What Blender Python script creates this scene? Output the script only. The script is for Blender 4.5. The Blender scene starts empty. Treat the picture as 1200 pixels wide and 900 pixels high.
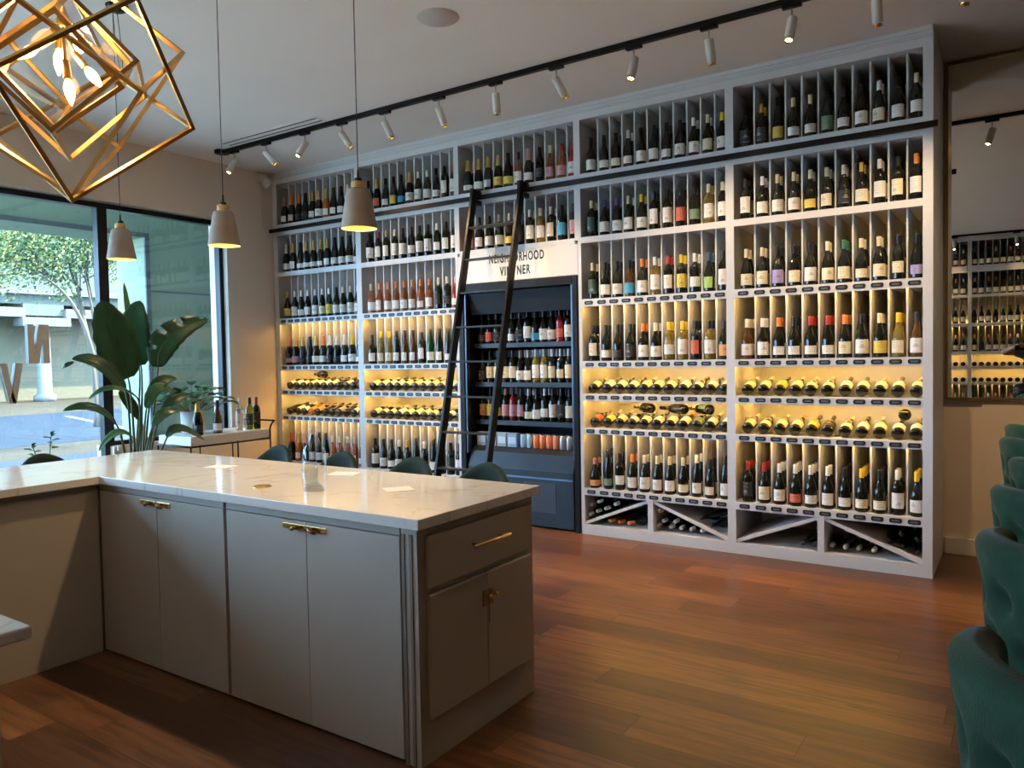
import bpy, math, random
from mathutils import Vector, Matrix
import numpy as np
random.seed(7)
S = bpy.context.scene
COL = S.collection
PI = math.pi

# ------------------------------------------------------------ camera, sky, sun, exposure
CAM = Vector((0.0, -5.6093, 1.5))
CR = Vector((0.83047712, 0.55676527, -0.01789381))
CU = Vector((-0.00499561, 0.03956482, 0.99920452))
CF = Vector((-0.55703034, 0.8297271, -0.03563906))
FPX = 892.618
cd = bpy.data.cameras.new('camera'); cam = bpy.data.objects.new('camera', cd); COL.objects.link(cam)
cd.sensor_width = 36.0; cd.lens = FPX / 1200 * 36.0; cd.clip_start = 0.02; cd.clip_end = 200
M = Matrix.Identity(4)
for i in range(3):
    M[i][0] = CR[i]; M[i][1] = CU[i]; M[i][2] = -CF[i]; M[i][3] = CAM[i]
cam.matrix_world = M
S.camera = cam

SKY = 9.0; SUNE = 14.0; EXPO = 1.48
LED_E = 11.5; SPOT_W = 24.0; PEND_W = 14.0; BULB_E = 9.0
w = bpy.data.worlds.new('sky'); S.world = w; w.use_nodes = True
bg = w.node_tree.nodes['Background']; bg.inputs[0].default_value = (0.40, 0.63, 1.0, 1); bg.inputs[1].default_value = SKY
sl = bpy.data.lights.new('sun', 'SUN'); sl.energy = SUNE; sl.angle = math.radians(0.6); sl.color = (1, 0.86, 0.62)
so = bpy.data.objects.new('sun', sl); COL.objects.link(so)
so.rotation_euler = Vector((0.45, 0.85, 0.75)).to_track_quat('Z', 'Y').to_euler()
S.view_settings.view_transform = 'Standard'; S.view_settings.look = 'None'
S.view_settings.gamma = 1; S.view_settings.use_curve_mapping = False; S.view_settings.exposure = EXPO
S.cycles.max_bounces = 8; S.cycles.diffuse_bounces = 4; S.cycles.glossy_bounces = 4
S.cycles.transmission_bounces = 8; S.cycles.transparent_max_bounces = 12
S.cycles.caustics_reflective = False; S.cycles.caustics_refractive = False
S.cycles.sample_clamp_indirect = 4.0
S.cycles.use_denoising = True

# ------------------------------------------------------------ helpers
def ray(u, v): return CF + CR * ((u - 600) / FPX) - CU * ((v - 450) / FPX)
def on(u, v, ax, val):
    d = ray(u, v); return CAM + d * ((val - CAM[ax]) / d[ax])
def at(u, v, depth): return CAM + ray(u, v) * depth

MATS = {}
def mat(name, color=(.8, .8, .8), rough=.5, metal=0, emit=None, es=0, trans=0, ior=1.45, coat=0, sheen=0, spec=None):
    if name in MATS: return MATS[name]
    m = bpy.data.materials.new(name); m.use_nodes = True; MATS[name] = m
    b = m.node_tree.nodes['Principled BSDF']
    b.inputs['Base Color'].default_value = (*color, 1); b.inputs['Roughness'].default_value = rough
    b.inputs['Metallic'].default_value = metal; b.inputs['IOR'].default_value = ior
    b.inputs['Transmission Weight'].default_value = trans
    b.inputs['Coat Weight'].default_value = coat
    if spec is not None: b.inputs['Specular IOR Level'].default_value = spec
    if sheen: b.inputs['Sheen Weight'].default_value = sheen; b.inputs['Sheen Roughness'].default_value = .35
    if emit: b.inputs['Emission Color'].default_value = (*emit, 1); b.inputs['Emission Strength'].default_value = es
    return m
class NT:
    def __init__(s, m): s.t = m.node_tree; s.b = s.t.nodes['Principled BSDF']
    def n(s, typ, **k):
        nd = s.t.nodes.new(typ)
        for a, v in k.items(): setattr(nd, a, v)
        return nd
    def l(s, a, b): s.t.links.new(a, b)
    def math(s, op, a, b=None, c=None):
        nd = s.n('ShaderNodeMath', operation=op)
        for i, x in enumerate((a, b, c)):
            if x is None: continue
            if isinstance(x, (int, float)): nd.inputs[i].default_value = x
            else: s.l(x, nd.inputs[i])
        return nd.outputs[0]
    def ramp(s, f, stops):
        nd = s.n('ShaderNodeValToRGB'); s.l(f, nd.inputs[0]); e = nd.color_ramp.elements
        while len(e) < len(stops): e.new(.5)
        for x, (p, c) in zip(e, stops): x.position = p; x.color = (*c, 1)
        return nd.outputs[0]
def noisy(name, c1, c2, scale=5, rough=.5, stretch=(1, 1, 1), bump=0, detail=4, metal=0, sheen=0, bscale=None, **k):
    if name in MATS: return MATS[name]
    m = mat(name, c1, rough, metal, sheen=sheen, **k); t = NT(m)
    co = t.n('ShaderNodeTexCoord'); mp = t.n('ShaderNodeMapping'); mp.inputs['Scale'].default_value = stretch
    t.l(co.outputs['Object'], mp.inputs[0])
    nz = t.n('ShaderNodeTexNoise'); nz.inputs['Scale'].default_value = scale; nz.inputs['Detail'].default_value = detail
    t.l(mp.outputs[0], nz.inputs['Vector'])
    t.l(t.ramp(nz.outputs[0], [(.3, c1), (.7, c2)]), t.b.inputs['Base Color'])
    if bump:
        n2 = t.n('ShaderNodeTexNoise'); n2.inputs['Scale'].default_value = bscale or scale * 6; t.l(mp.outputs[0], n2.inputs['Vector'])
        bp = t.n('ShaderNodeBump'); bp.inputs['Strength'].default_value = bump; bp.inputs['Distance'].default_value = .01
        t.l(n2.outputs[0], bp.inputs['Height']); t.l(bp.outputs[0], t.b.inputs['Normal'])
    return m

class MB:
    def __init__(s): s.v = []; s.f = []; s.sm = []; s.mi = []; s.cur = 0
    def face(s, idx, sm=False): s.f.append(idx); s.sm.append(sm); s.mi.append(s.cur)
    def box(s, x0, x1, y0, y1, z0, z1, T=None):
        b = len(s.v)
        for p in ((x0,y0,z0),(x1,y0,z0),(x1,y1,z0),(x0,y1,z0),(x0,y0,z1),(x1,y0,z1),(x1,y1,z1),(x0,y1,z1)):
            s.v.append(T @ Vector(p) if T else Vector(p))
        for q in ((0,3,2,1),(4,5,6,7),(0,1,5,4),(1,2,6,5),(2,3,7,6),(3,0,4,7)): s.face([b + i for i in q])
        return s
    def bar(s, a, b, wd, h=None, up=Vector((0, 0, 1))):
        a = Vector(a); b = Vector(b); h = h or wd; d = (b - a); L = d.length; d.normalize()
        x = d.cross(up)
        if x.length < 1e-3: x = d.cross(Vector((1, 0, 0)))
        x.normalize(); y = x.cross(d)
        T = Matrix.Identity(4)
        for i in range(3): T[i][0] = x[i]; T[i][1] = d[i]; T[i][2] = y[i]; T[i][3] = a[i]
        return s.box(-wd / 2, wd / 2, 0, L, -h / 2, h / 2, T)
    def tube(s, pts, r, n=8, cap=True):
        pts = [Vector(p) for p in pts]; rs = r if isinstance(r, (list, tuple)) else [r] * len(pts)
        prev = None; b0 = len(s.v)
        for i, p in enumerate(pts):
            d = (pts[min(i + 1, len(pts) - 1)] - pts[max(i - 1, 0)]).normalized()
            if prev is None:
                x = d.cross(Vector((0, 0, 1)))
                if x.length < 1e-3: x = d.cross(Vector((1, 0, 0)))
            else: x = prev - d * prev.dot(d)
            x.normalize(); prev = x; y = d.cross(x)
            for k in range(n):
                a = 2 * PI * k / n; s.v.append(p + (x * math.cos(a) + y * math.sin(a)) * rs[i])
        for i in range(len(pts) - 1):
            for k in range(n):
                s.face([b0 + i * n + k, b0 + i * n + (k + 1) % n, b0 + (i + 1) * n + (k + 1) % n, b0 + (i + 1) * n + k], True)
        if cap:
            s.face([b0 + k for k in range(n)][::-1]); s.face([b0 + (len(pts) - 1) * n + k for k in range(n)])
        return s
    def lathe(s, prof, n=16, T=None, a0=0, a1=2 * PI):
        full = abs(a1 - a0 - 2 * PI) < 1e-6; m = n if full else n + 1; b = len(s.v)
        for r, z in prof:
            for k in range(m):
                a = a0 + (a1 - a0) * k / n; p = Vector((r * math.cos(a), r * math.sin(a), z)); s.v.append(T @ p if T else p)
        for i in range(len(prof) - 1):
            for k in range(n):
                k2 = (k + 1) % m
                s.face([b + i * m + k, b + i * m + k2, b + (i + 1) * m + k2, b + (i + 1) * m + k], True)
        return s
    def cyl(s, p, r, h, n=16, r2=None, ax='z'):
        T = Matrix.Translation(p)
        if ax == 'y': T = T @ Matrix.Rotation(-PI / 2, 4, 'X')
        if ax == 'x': T = T @ Matrix.Rotation(PI / 2, 4, 'Y')
        r2 = r if r2 is None else r2
        return s.lathe([(0, 0), (r, 0), (r, .0001), (r2, h - .0001), (r2, h), (0, h)], n, T)
    def grid(s, fn, nu, nv, wrapu=False, sm=True):
        b = len(s.v); mu = nu if wrapu else nu + 1
        for j in range(nv + 1):
            for i in range(mu): s.v.append(Vector(fn(i / nu, j / nv)))
        for j in range(nv):
            for i in range(nu):
                i2 = (i + 1) % mu
                s.face([b + j * mu + i, b + j * mu + i2, b + (j + 1) * mu + i2, b + (j + 1) * mu + i], sm)
        return s
    def prism(s, poly, T, d):
        """poly in local xy, extruded along local z by d"""
        b = len(s.v); n = len(poly)
        for z in (0, d):
            for x, y in poly: s.v.append(T @ Vector((x, y, z)))
        s.face([b + i for i in range(n)][::-1]); s.face([b + n + i for i in range(n)])
        for i in range(n): s.face([b + i, b + (i + 1) % n, b + n + (i + 1) % n, b + n + i])
        return s
    def sphere(s, c, r, n=12, sc=(1, 1, 1)):
        T = Matrix.Translation(c) @ Matrix.Diagonal((*sc, 1))
        return s.lathe([(max(1e-5, r * math.sin(PI * i / n)), -r * math.cos(PI * i / n)) for i in range(n + 1)], n * 2, T)
    def mesh(s, name, m):
        me = bpy.data.meshes.new(name); me.from_pydata([tuple(p) for p in s.v], [], s.f)
        for x in (m if isinstance(m, (list, tuple)) else [m]): me.materials.append(x)
        me.polygons.foreach_set('use_smooth', s.sm)
        if isinstance(m, (list, tuple)): me.polygons.foreach_set('material_index', s.mi)
        me.validate(); me.update(); return me
    def build(s, name, m, parent=None, bevel=0, seg=2, recalc=True):
        me = s.mesh(name, m)
        if recalc:
            import bmesh
            bm = bmesh.new(); bm.from_mesh(me); bmesh.ops.recalc_face_normals(bm, faces=bm.faces); bm.to_mesh(me); bm.free()
        return link(name, me, parent, bevel, seg)
def link(name, me, parent=None, bevel=0, seg=2):
    o = bpy.data.objects.new(name, me); COL.objects.link(o)
    if parent: o.parent = parent
    if bevel:
        b = o.modifiers.new('bevel', 'BEVEL'); b.width = bevel; b.segments = seg; b.limit_method = 'ANGLE'; b.angle_limit = math.radians(40)
    return o
def tag(o, label, cat, group=None, kind=None):
    o['label'] = label; o['category'] = cat
    if group: o['group'] = group
    if kind: o['kind'] = kind
    return o
def thing(name, loc, label, cat, group=None, rz=0):
    o = bpy.data.objects.new(name, None); COL.objects.link(o); o.location = loc; o.rotation_euler = (0, 0, rz)
    o.empty_display_size = .1
    return tag(o, label, cat, group)
def struct(o): o['kind'] = 'structure'; return o
def copytree(o, parent=None):
    c = o.copy(); COL.objects.link(c); c.parent = parent
    for ch in list(o.children): copytree(ch, c)
    return c
def bezier(p0, p1, p2, p3=None, n=12):
    out = []
    for i in range(n + 1):
        t = i / n
        if p3 is None: out.append(Vector(p0) * (1 - t) ** 2 + Vector(p1) * 2 * t * (1 - t) + Vector(p2) * t * t)
        else: out.append(Vector(p0) * (1 - t) ** 3 + Vector(p1) * 3 * t * (1 - t) ** 2 + Vector(p2) * 3 * t * t * (1 - t) + Vector(p3) * t ** 3)
    return out
ORD = ['first', 'second', 'third', 'fourth', 'fifth', 'sixth', 'seventh', 'eighth', 'ninth', 'tenth', 'eleventh', 'twelfth']

# ------------------------------------------------------------ materials
m_wall = noisy('wall_paint', (.74, .62, .49), (.78, .65, .52), 2, .8, bump=.03)
m_ceil = noisy('ceiling_paint', (.88, .83, .77), (.90, .86, .80), 2, .9)
m_wdark = noisy('wall_bounce_dark', (.22, .18, .15), (.26, .21, .17), 2, .8)  # unseen walls, coloured dark to cut the bounce light
m_trim = mat('trim_paint', (.68, .63, .56), .5)
m_cab = noisy('shelf_paint', (.66, .66, .67), (.70, .70, .71), 3, .45)
m_isl = noisy('island_paint', (.36, .315, .265), (.385, .34, .29), 3, .5)
m_islin = mat('island_gap', (.10, .09, .08), .7)
m_black = mat('black_metal', (.012, .012, .013), .35, .6)
m_blackp = mat('black_plastic', (.012, .012, .013), .4)
m_brass = mat('brass', (.83, .58, .22), .25, 1)
m_bronze = mat('bronze', (.28, .15, .07), .4, .8)
m_gold = noisy('gilded_metal', (.55, .33, .11), (.70, .45, .16), 14, .3, metal=1)
m_white = mat('white_enamel', (.8, .78, .74), .4)
m_spotw = mat('spot_white', (.72, .69, .64), .45)
m_steel = mat('brushed_steel', (.55, .55, .56), .3, 1)
m_green = noisy('green_velvet', (.004, .027, .011), (.007, .045, .019), 9, .85, sheen=.15, bump=.15, bscale=160)
m_stool = noisy('dark_green_velvet', (.002, .014, .011), (.003, .022, .016), 9, .8, sheen=.12)
m_led = mat('led_warm', (1, .8, .5), .5, emit=(1, .57, .13), es=LED_E)
m_frid = noisy('cooler_grey', (.022, .028, .036), (.028, .034, .044), 6, .4, metal=.3)
m_fridin = mat('cooler_black', (.008, .008, .010), .5, spec=.25)
m_quartz = noisy('quartz', (.56, .53, .50), (.60, .57, .53), 2.2, .1)
def _q():
    t = NT(m_quartz); co = t.n('ShaderNodeTexCoord'); n1 = t.n('ShaderNodeTexNoise'); n1.inputs['Scale'].default_value = 1.3; n1.inputs['Detail'].default_value = 6
    n1.inputs['Distortion'].default_value = 1.2
    t.l(co.outputs['Object'], n1.inputs['Vector'])
    d = t.math('ABSOLUTE', t.math('SUBTRACT', n1.outputs[0], .5))
    t.l(t.ramp(d, [(0, (.50, .43, .36)), (.005, (.58, .55, .51)), (.02, (.62, .60, .57))]), t.b.inputs['Base Color'])
_q()
m_floor = mat('walnut_planks', (.2, .1, .05), .3)
def _fl():
    t = NT(m_floor); co = t.n('ShaderNodeTexCoord'); sp = t.n('ShaderNodeSeparateXYZ'); t.l(co.outputs['Object'], sp.inputs[0])
    X, Y = sp.outputs[0], sp.outputs[1]
    ys = t.math('DIVIDE', t.math('ADD', Y, 20.03), .19); row = t.math('FLOOR', ys); fy = t.math('FRACT', ys)
    wn = t.n('ShaderNodeTexWhiteNoise', noise_dimensions='1D'); t.l(row, wn.inputs['W'])
    xs = t.math('ADD', t.math('DIVIDE', X, 1.9), t.math('MULTIPLY', wn.outputs[0], 9.0)); idx = t.math('FLOOR', xs); fx = t.math('FRACT', xs)
    cb = t.n('ShaderNodeCombineXYZ'); t.l(row, cb.inputs[0]); t.l(idx, cb.inputs[1])
    w2 = t.n('ShaderNodeTexWhiteNoise', noise_dimensions='2D'); t.l(cb.outputs[0], w2.inputs['Vector'])
    tone = t.ramp(w2.outputs[0], [(0, (.070, .027, .014)), (.35, (.105, .042, .020)), (.7, (.145, .060, .027)), (1, (.195, .085, .036))])
    sh = t.n('ShaderNodeCombineXYZ'); t.l(t.math('ADD', t.math('MULTIPLY', X, 1.6), t.math('MULTIPLY', w2.outputs[0], 40)), sh.inputs[0]); t.l(t.math('MULTIPLY', Y, 17), sh.inputs[1])
    ng = t.n('ShaderNodeTexNoise'); ng.inputs['Scale'].default_value = 1.6; ng.inputs['Detail'].default_value = 8; ng.inputs['Distortion'].default_value = .8; t.l(sh.outputs[0], ng.inputs['Vector'])
    g = t.ramp(ng.outputs[0], [(.28, (.38, .36, .34)), (.5, (.95, .95, .95)), (.75, (1.45, 1.4, 1.3))])
    mx = t.n('ShaderNodeMix', data_type='RGBA', blend_type='MULTIPLY'); mx.inputs[0].default_value = 1
    t.l(tone, mx.inputs[6]); t.l(g, mx.inputs[7])
    e1 = t.math('LESS_THAN', fy, .018); e2 = t.math('LESS_THAN', fx, .0018); e = t.math('MAXIMUM', e1, e2)
    m2 = t.n('ShaderNodeMix', data_type='RGBA'); t.l(e, m2.inputs[0]); t.l(mx.outputs[2], m2.inputs[6]); m2.inputs[7].default_value = (.03, .012, .006, 1)
    t.l(m2.outputs[2], t.b.inputs['Base Color'])
    t.l(t.math('ADD', t.math('MULTIPLY', ng.outputs[0], .16), .24), t.b.inputs['Roughness'])
    bp = t.n('ShaderNodeBump'); bp.inputs['Strength'].default_value = .12; bp.inputs['Distance'].default_value = .004
    t.l(t.math('SUBTRACT', ng.outputs[0], e), bp.inputs['Height']); t.l(bp.outputs[0], t.b.inputs['Normal'])
_fl()
def pane_mat(name, tint, refl=.06):
    m = bpy.data.materials.new(name); m.use_nodes = True; nt = m.node_tree; nt.nodes.clear()
    o = nt.nodes.new('ShaderNodeOutputMaterial'); tr = nt.nodes.new('ShaderNodeBsdfTransparent'); tr.inputs[0].default_value = (*tint, 1)
    gl = nt.nodes.new('ShaderNodeBsdfGlossy'); gl.inputs['Roughness'].default_value = .02; lw = nt.nodes.new('ShaderNodeLayerWeight'); pw = nt.nodes.new('ShaderNodeMath'); pw.operation = 'POWER'; nt.links.new(lw.outputs['Facing'], pw.inputs[0]); pw.inputs[1].default_value = 3.5; fr = nt.nodes.new('ShaderNodeMath'); fr.operation = 'MULTIPLY_ADD'; nt.links.new(pw.outputs[0], fr.inputs[0]); fr.inputs[1].default_value = .75; fr.inputs[2].default_value = .045
    mx = nt.nodes.new('ShaderNodeMixShader'); nt.links.new(fr.outputs[0], mx.inputs[0]); nt.links.new(tr.outputs[0], mx.inputs[1]); nt.links.new(gl.outputs[0], mx.inputs[2])
    nt.links.new(mx.outputs[0], o.inputs[0]); MATS[name] = m; return m
m_pane = pane_mat('window_glass', (.88, .93, .90)); m_thin = pane_mat('clear_glass', (.93, .94, .93))

# ------------------------------------------------------------ room shell
XL, XR, YB, YF, ZC = -6.93, 3.6, .79, -9.75, 3.56
struct(MB().box(XL - .3, XR + .2, YF - .2, YB + .2, -.1, 0).build('floor', m_floor))
struct(MB().box(XL - .3, XR + .2, YF - .2, YB + .2, ZC, ZC + .2).build('ceiling', m_ceil))
struct(MB().box(XL - .3, XR + .2, YB, YB + .2, 0, ZC).build('wall_back', m_wall))
struct(MB().box(XR, XR + .2, YF, YB, 0, ZC).build('wall_right', m_wdark))
struct(MB().box(XL - .3, XR + .2, YF - .2, YF, 0, ZC).build('wall_front', m_wdark))
WZ = 2.94
wl = MB()
wl.box(XL - .3, XL, -.485, YB, 0, ZC)
wl.box(XL - .3, XL, YF, -9.6, 0, ZC)
wl.box(XL - .3, XL, -9.6, -.485, WZ + .04, ZC)
wl.box(XL - .3, XL, -1.86, -.485, 0, .74)
wl.box(XL - .3, XL, -9.6, -1.86, 0, .30)
struct(wl.build('wall_left', m_wall))
def window(n, y0, y1, z0, z1, jamb_r=.05):
    fr = MB(); xg = XL - .12
    fr.box(xg - .03, xg + .05, y0, y0 + .045, z0, z1); fr.box(xg - .03, xg + .05, y1 - .045, y1, z0, z1)
    fr.box(xg - .03, xg + .05, y0 + .045, y1 - .045, z1 - .045, z1); fr.box(xg - .03, xg + .05, y0 + .045, y1 - .045, z0, z0 + .045)
    f = struct(fr.build('window_%d' % n, m_black)); g = MB().box(xg - .002, xg + .004, y0 + .045, y1 - .045, z0 + .045, z1 - .045).build('pane', m_pane, f)
    return f
window(1, -1.86, -.60, .74, WZ + .03); window(2, -4.0, -1.86, .30, WZ + .03); window(3, -6.0, -4.0, .30, WZ + .03); window(4, -7.8, -6.0, .30, WZ + .03); window(5, -9.6, -7.8, .30, WZ + .03)
struct(MB().box(XL - .3, XL - .0, -.60, -.485, .74, WZ + .04).build('trim_1', m_trim))
struct(MB().box(XL - .10, XL + .03, -1.84, -.485, .70, .745).build('trim_2', m_trim))
struct(MB().box(-.47, -.24, YB - .03, YB, 0, .12).box(-.24, XR, YB - .045, YB, 0, .12).build('baseboard_back', m_trim, bevel=.004))
struct(MB().box(-.24, XR, YB - .02, YB, .12, 1.10).build('wall_panel', m_wall))
struct(MB().box(XL, XL + .015, YF, -.02, 0, .12).build('baseboard_left', m_trim))

# ------------------------------------------------------------ bottles
SH = {
 'b': dict(n='burgundy', p=[(0,0),(.036,0),(.0395,.004),(.040,.01),(.040,.125),(.0375,.148),(.031,.172),(.0225,.195),(.0165,.215),(.015,.235),(.0145,.288),(.0145,.296),(0,.296)], cap=.232, lab=(.028,.112), h=.296, r=.040),
 'd': dict(n='straight-sided', p=[(0,0),(.034,0),(.037,.003),(.0375,.01),(.0375,.180),(.035,.196),(.027,.213),(.018,.226),(.0152,.236),(.0145,.29),(.0145,.3),(0,.3)], cap=.236, lab=(.045,.150), h=.300, r=.0375),
 'c': dict(n='sparkling', p=[(0,0),(.040,0),(.0435,.004),(.044,.012),(.044,.120),(.041,.148),(.034,.178),(.025,.205),(.019,.232),(.016,.27),(.0165,.296),(.0165,.305),(0,.31)], cap=.205, lab=(.03,.095), h=.310, r=.044),
 'h': dict(n='slender', p=[(0,0),(.033,0),(.0355,.004),(.036,.01),(.036,.115),(.0335,.155),(.028,.195),(.021,.232),(.0165,.258),(.0145,.28),(.0145,.325),(0,.325)], cap=.262, lab=(.03,.110), h=.325, r=.036),
 's': dict(n='squat', p=[(0,0),(.040,0),(.043,.004),(.043,.01),(.043,.095),(.038,.125),(.022,.155),(.015,.178),(.0145,.235),(.0145,.245),(0,.245)], cap=.195, lab=(.02,.088), h=.245, r=.043),
}
GL = {'k': ('dark', mat('glass_dark', (.008, .010, .007), .06, spec=.6)), 'g': ('green', mat('glass_green', (.02, .16, .035), .05, trans=.7)),
      'r': ('rose', mat('glass_rose', (1.0, .36, .16), .08, trans=.75)), 'R': ('red', mat('glass_red', (.42, .03, .035), .08, trans=.3)),
      'y': ('pale gold', mat('glass_gold', (.85, .66, .16), .05, trans=.8)), 'n': ('brown', mat('glass_brown', (.16, .07, .02), .06, trans=.4)),
      'o': ('orange', mat('glass_orange', (.75, .22, .04), .08, trans=.4)), 'v': ('olive green', mat('glass_olive', (.42, .44, .05), .05, trans=.7)),
      't': ('clear', mat('glass_pink', (.93, .80, .70), .04, trans=.85))}
CP = {'w': ('white', (.75, .73, .70)), 'k': ('black', (.012, .012, .014)), 'g': ('gold', (.62, .40, .10)), 'o': ('orange', (.75, .24, .05)), 'r': ('red', (.40, .04, .03)),
      'y': ('yellow', (.80, .56, .04)), 'c': ('cream', (.70, .62, .42)), 'p': ('pink', (.62, .30, .28)), 's': ('silver', (.55, .55, .55)), 'b': ('blue', (.04, .10, .16)),
      'n': ('green', (.05, .16, .09)), 'u': ('purple', (.10, .05, .22))}
LB = {'w': ('white', (.84, .81, .76)), 'c': ('cream', (.84, .75, .54)), 'y': ('yellow', (.80, .60, .12)), 'k': ('black', (.03, .03, .035)), 'g': ('green', (.20, .30, .20)),
      'l': ('lavender', (.42, .36, .66)), 'b': ('blue', (.08, .40, .68)), 'r': ('red and white', (.62, .14, .09)), 'o': ('orange', (.80, .38, .14)), 'p': ('pink', (.68, .36, .38)),
      'n': ('lime green', (.45, .66, .20)), 'd': ('dark green', (.05, .12, .10))}
def cap_mat(k):
    n, c = CP[k]; return mat('capsule_' + n, c, .35, .5 if k in 'gs' else .0)
def lab_mat(k, style):
    key = 'label_%s_%d' % (LB[k][0].replace(' ', '_'), style)
    if key in MATS: return MATS[key]
    c = LB[k][1]; m = mat(key, c, .7); t = NT(m)
    ink = (.62, .6, .55) if k in 'kd' else ((.65, .62, .55) if k == 'r' else (.10, .09, .09))
    co = t.n('ShaderNodeTexCoord'); sp = t.n('ShaderNodeSeparateXYZ'); t.l(co.outputs['Object'], sp.inputs[0])
    z = sp.outputs[2]; x = sp.outputs[0]
    zz = t.math('DIVIDE', t.math('ADD', z, style * .003), .0115 + style * .002); fz = t.math('FRACT', zz)
    band = t.math('MULTIPLY', t.math('GREATER_THAN', fz, .38), t.math('LESS_THAN', fz, .62))
    wn = t.n('ShaderNodeTexWhiteNoise', noise_dimensions='1D'); t.l(t.math('ADD', t.math('FLOOR', zz), style * 5.0), wn.inputs['W'])
    inx = t.math('LESS_THAN', t.math('ABSOLUTE', x), t.math('MULTIPLY', wn.outputs[0], .026))
    nz = t.n('ShaderNodeTexNoise'); nz.inputs['Scale'].default_value = 420; t.l(co.outputs['Object'], nz.inputs['Vector'])
    f = t.math('MULTIPLY', t.math('MULTIPLY', band, inx), t.math('GREATER_THAN', nz.outputs[0], .47))
    if style in (1, 3):
        ez = t.math('POWER', t.math('DIVIDE', t.math('SUBTRACT', z, .078), .014), 2.0); ex = t.math('POWER', t.math('DIVIDE', x, .012), 2.0)
        blob = t.math('MULTIPLY', t.math('LESS_THAN', t.math('ADD', ez, ex), 1.0), t.math('GREATER_THAN', nz.outputs[0], .5)); f = t.math('MAXIMUM', f, blob)
    mx = t.n('ShaderNodeMix', data_type='RGBA'); t.l(t.math('MULTIPLY', f, .75), mx.inputs[0]); mx.inputs[6].default_value = (*c, 1); mx.inputs[7].default_value = (*ink, 1)
    t.l(mx.outputs[2], t.b.inputs['Base Color']); return m
MC = {}
def body_me(s, g):
    k = ('b', s, g)
    if k not in MC: MC[k] = MB().lathe(SH[s]['p'], 14).mesh('bottle_' + SH[s]['n'], GL[g][1])
    return MC[k]
def cap_me(s, c):
    k = ('c', s, c)
    if k not in MC:
        P = SH[s]['p']; z0 = SH[s]['cap']; pr = []
        for i in range(len(P) - 1):
            if P[i][1] <= z0 < P[i + 1][1]:
                t = (z0 - P[i][1]) / (P[i + 1][1] - P[i][1]); pr.append((P[i][0] + t * (P[i + 1][0] - P[i][0]) + .0009, z0))
        pr += [(r + (.0009 if r else 0), z + .0006) for r, z in P if z > z0]
        MC[k] = MB().lathe(pr, 12).mesh('capsule', cap_mat(c))
    return MC[k]
def lab_me(s, l, style):
    k = ('l', s, l, style)
    if k not in MC:
        z0, z1 = SH[s]['lab']
        if style == 2: z1 = z0 + (z1 - z0) * .72
        if style == 3: z1 += .012
        r = SH[s]['r'] + .0008
        MC[k] = MB().lathe([(r, z0), (r, z1)], 12, None, -PI / 2 - 1.45, -PI / 2 + 1.45).mesh('label', lab_mat(l, style))
    return MC[k]
NB = [0]
def bottle(code, loc, where, group, rot=(0, 0, None), pre=''):
    s, g, c, l = code[:4]; st = int(code[4]) if len(code) > 4 else random.randrange(4)
    rz = random.uniform(-.5, .6) if rot[2] is None else rot[2]
    sp = s == 'c'
    o = link('champagne_bottle' if sp else 'wine_bottle', body_me(s, g)); o.location = loc; o.rotation_euler = (rot[0], rot[1], rz)
    nm = SH[s]['n']
    lb = LB[l][0].split()[0]
    txt = '%s%s bottle, %s cap, %s label, %s' % (pre, GL[g][0], CP[c][0], lb, where)
    if len(txt.split()) > 16: txt = txt.replace(' cap,', '-capped,').replace(' bottle, %s-capped' % CP[c][0], ' %s-capped bottle' % CP[c][0])
    if len(txt.replace('-', ' ').split()) > 16: txt = txt.replace(', %s label' % lb, '')
    tag(o, txt, 'champagne bottle' if sp else 'bottle', group)
    link('capsule', cap_me(s, c), o); link('label', lab_me(s, l, st), o); NB[0] += 1
    return o
# the rest, too many to single out: one object
STUFF = {}
def stuff_bottle(code, loc, rot=(0, 0, 0), opp=False):
    s, g, c, l = code[:4]
    T = Matrix.Translation(loc) @ Matrix.Rotation(rot[2], 4, 'Z') @ Matrix.Rotation(rot[0], 4, 'X')
    for me, m in ((body_me(s, g), GL[g][1]), (cap_me(s, c), cap_mat(c)), (lab_me(s, l, 0), lab_mat(l, 0))):
        if m.name not in STUFF: STUFF[m.name] = (m, [])
        STUFF[m.name][1].append((me, T))
def flush_stuff():
    mats = []; mb = MB()
    for nme, (m, lst) in STUFF.items():
        mb.cur = len(mats); mats.append(m)
        for me, T in lst:
            b = len(mb.v); mb.v += [T @ v.co for v in me.vertices]
            for p in me.polygons: mb.face([b + i for i in p.vertices], True)
    o = mb.build('stock_bottles', mats, recalc=False)
    tag(o, 'further bottles behind the front ones in slots, bins and cooler, and on the mirrored shelving', 'bottles', None, 'stuff')

# ------------------------------------------------------------ wine wall
Z = dict(T=3.443, s=[(3.0, 2.88), (2.479, 2.43), (1.967, 1.905), (1.452, 1.395), (1.179, 1.125), (.895, .845), (.391, .333)], K=.085)
DEP = .74
BAYS = [(-6.925, -6.86, -5.654, -5.6185), (-5.6185, -5.583, -4.375, -4.348), (-4.348, -4.321, -3.111, -3.082), (-3.082, -3.052, -1.835, -1.805), (-1.805, -1.774, -.543, -.484)]
BN = ['bay by the window', 'bay by the ladder', 'bay above cooler', 'bay beside cooler', 'bay by the mirror']
BLAB = ['white wine shelving bay next to the window wall', 'white wine shelving bay just left of the black ladder', 'short white shelving bay above the drinks cooler',
        'white wine shelving bay standing right of the drinks cooler', 'white wine shelving bay at the end nearest the mirror']
SN = ['top', 'second', 'third', 'fourth', 'fifth', 'sixth', 'bottom']
def cells(a, b):
    w_ = b - a; p = (w_ - .232) / 9; D = [a + .135 + p * k for k in range(10)]
    return [a + .072] + [d + .056 for d in D], [d - .006 for d in D]
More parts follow.
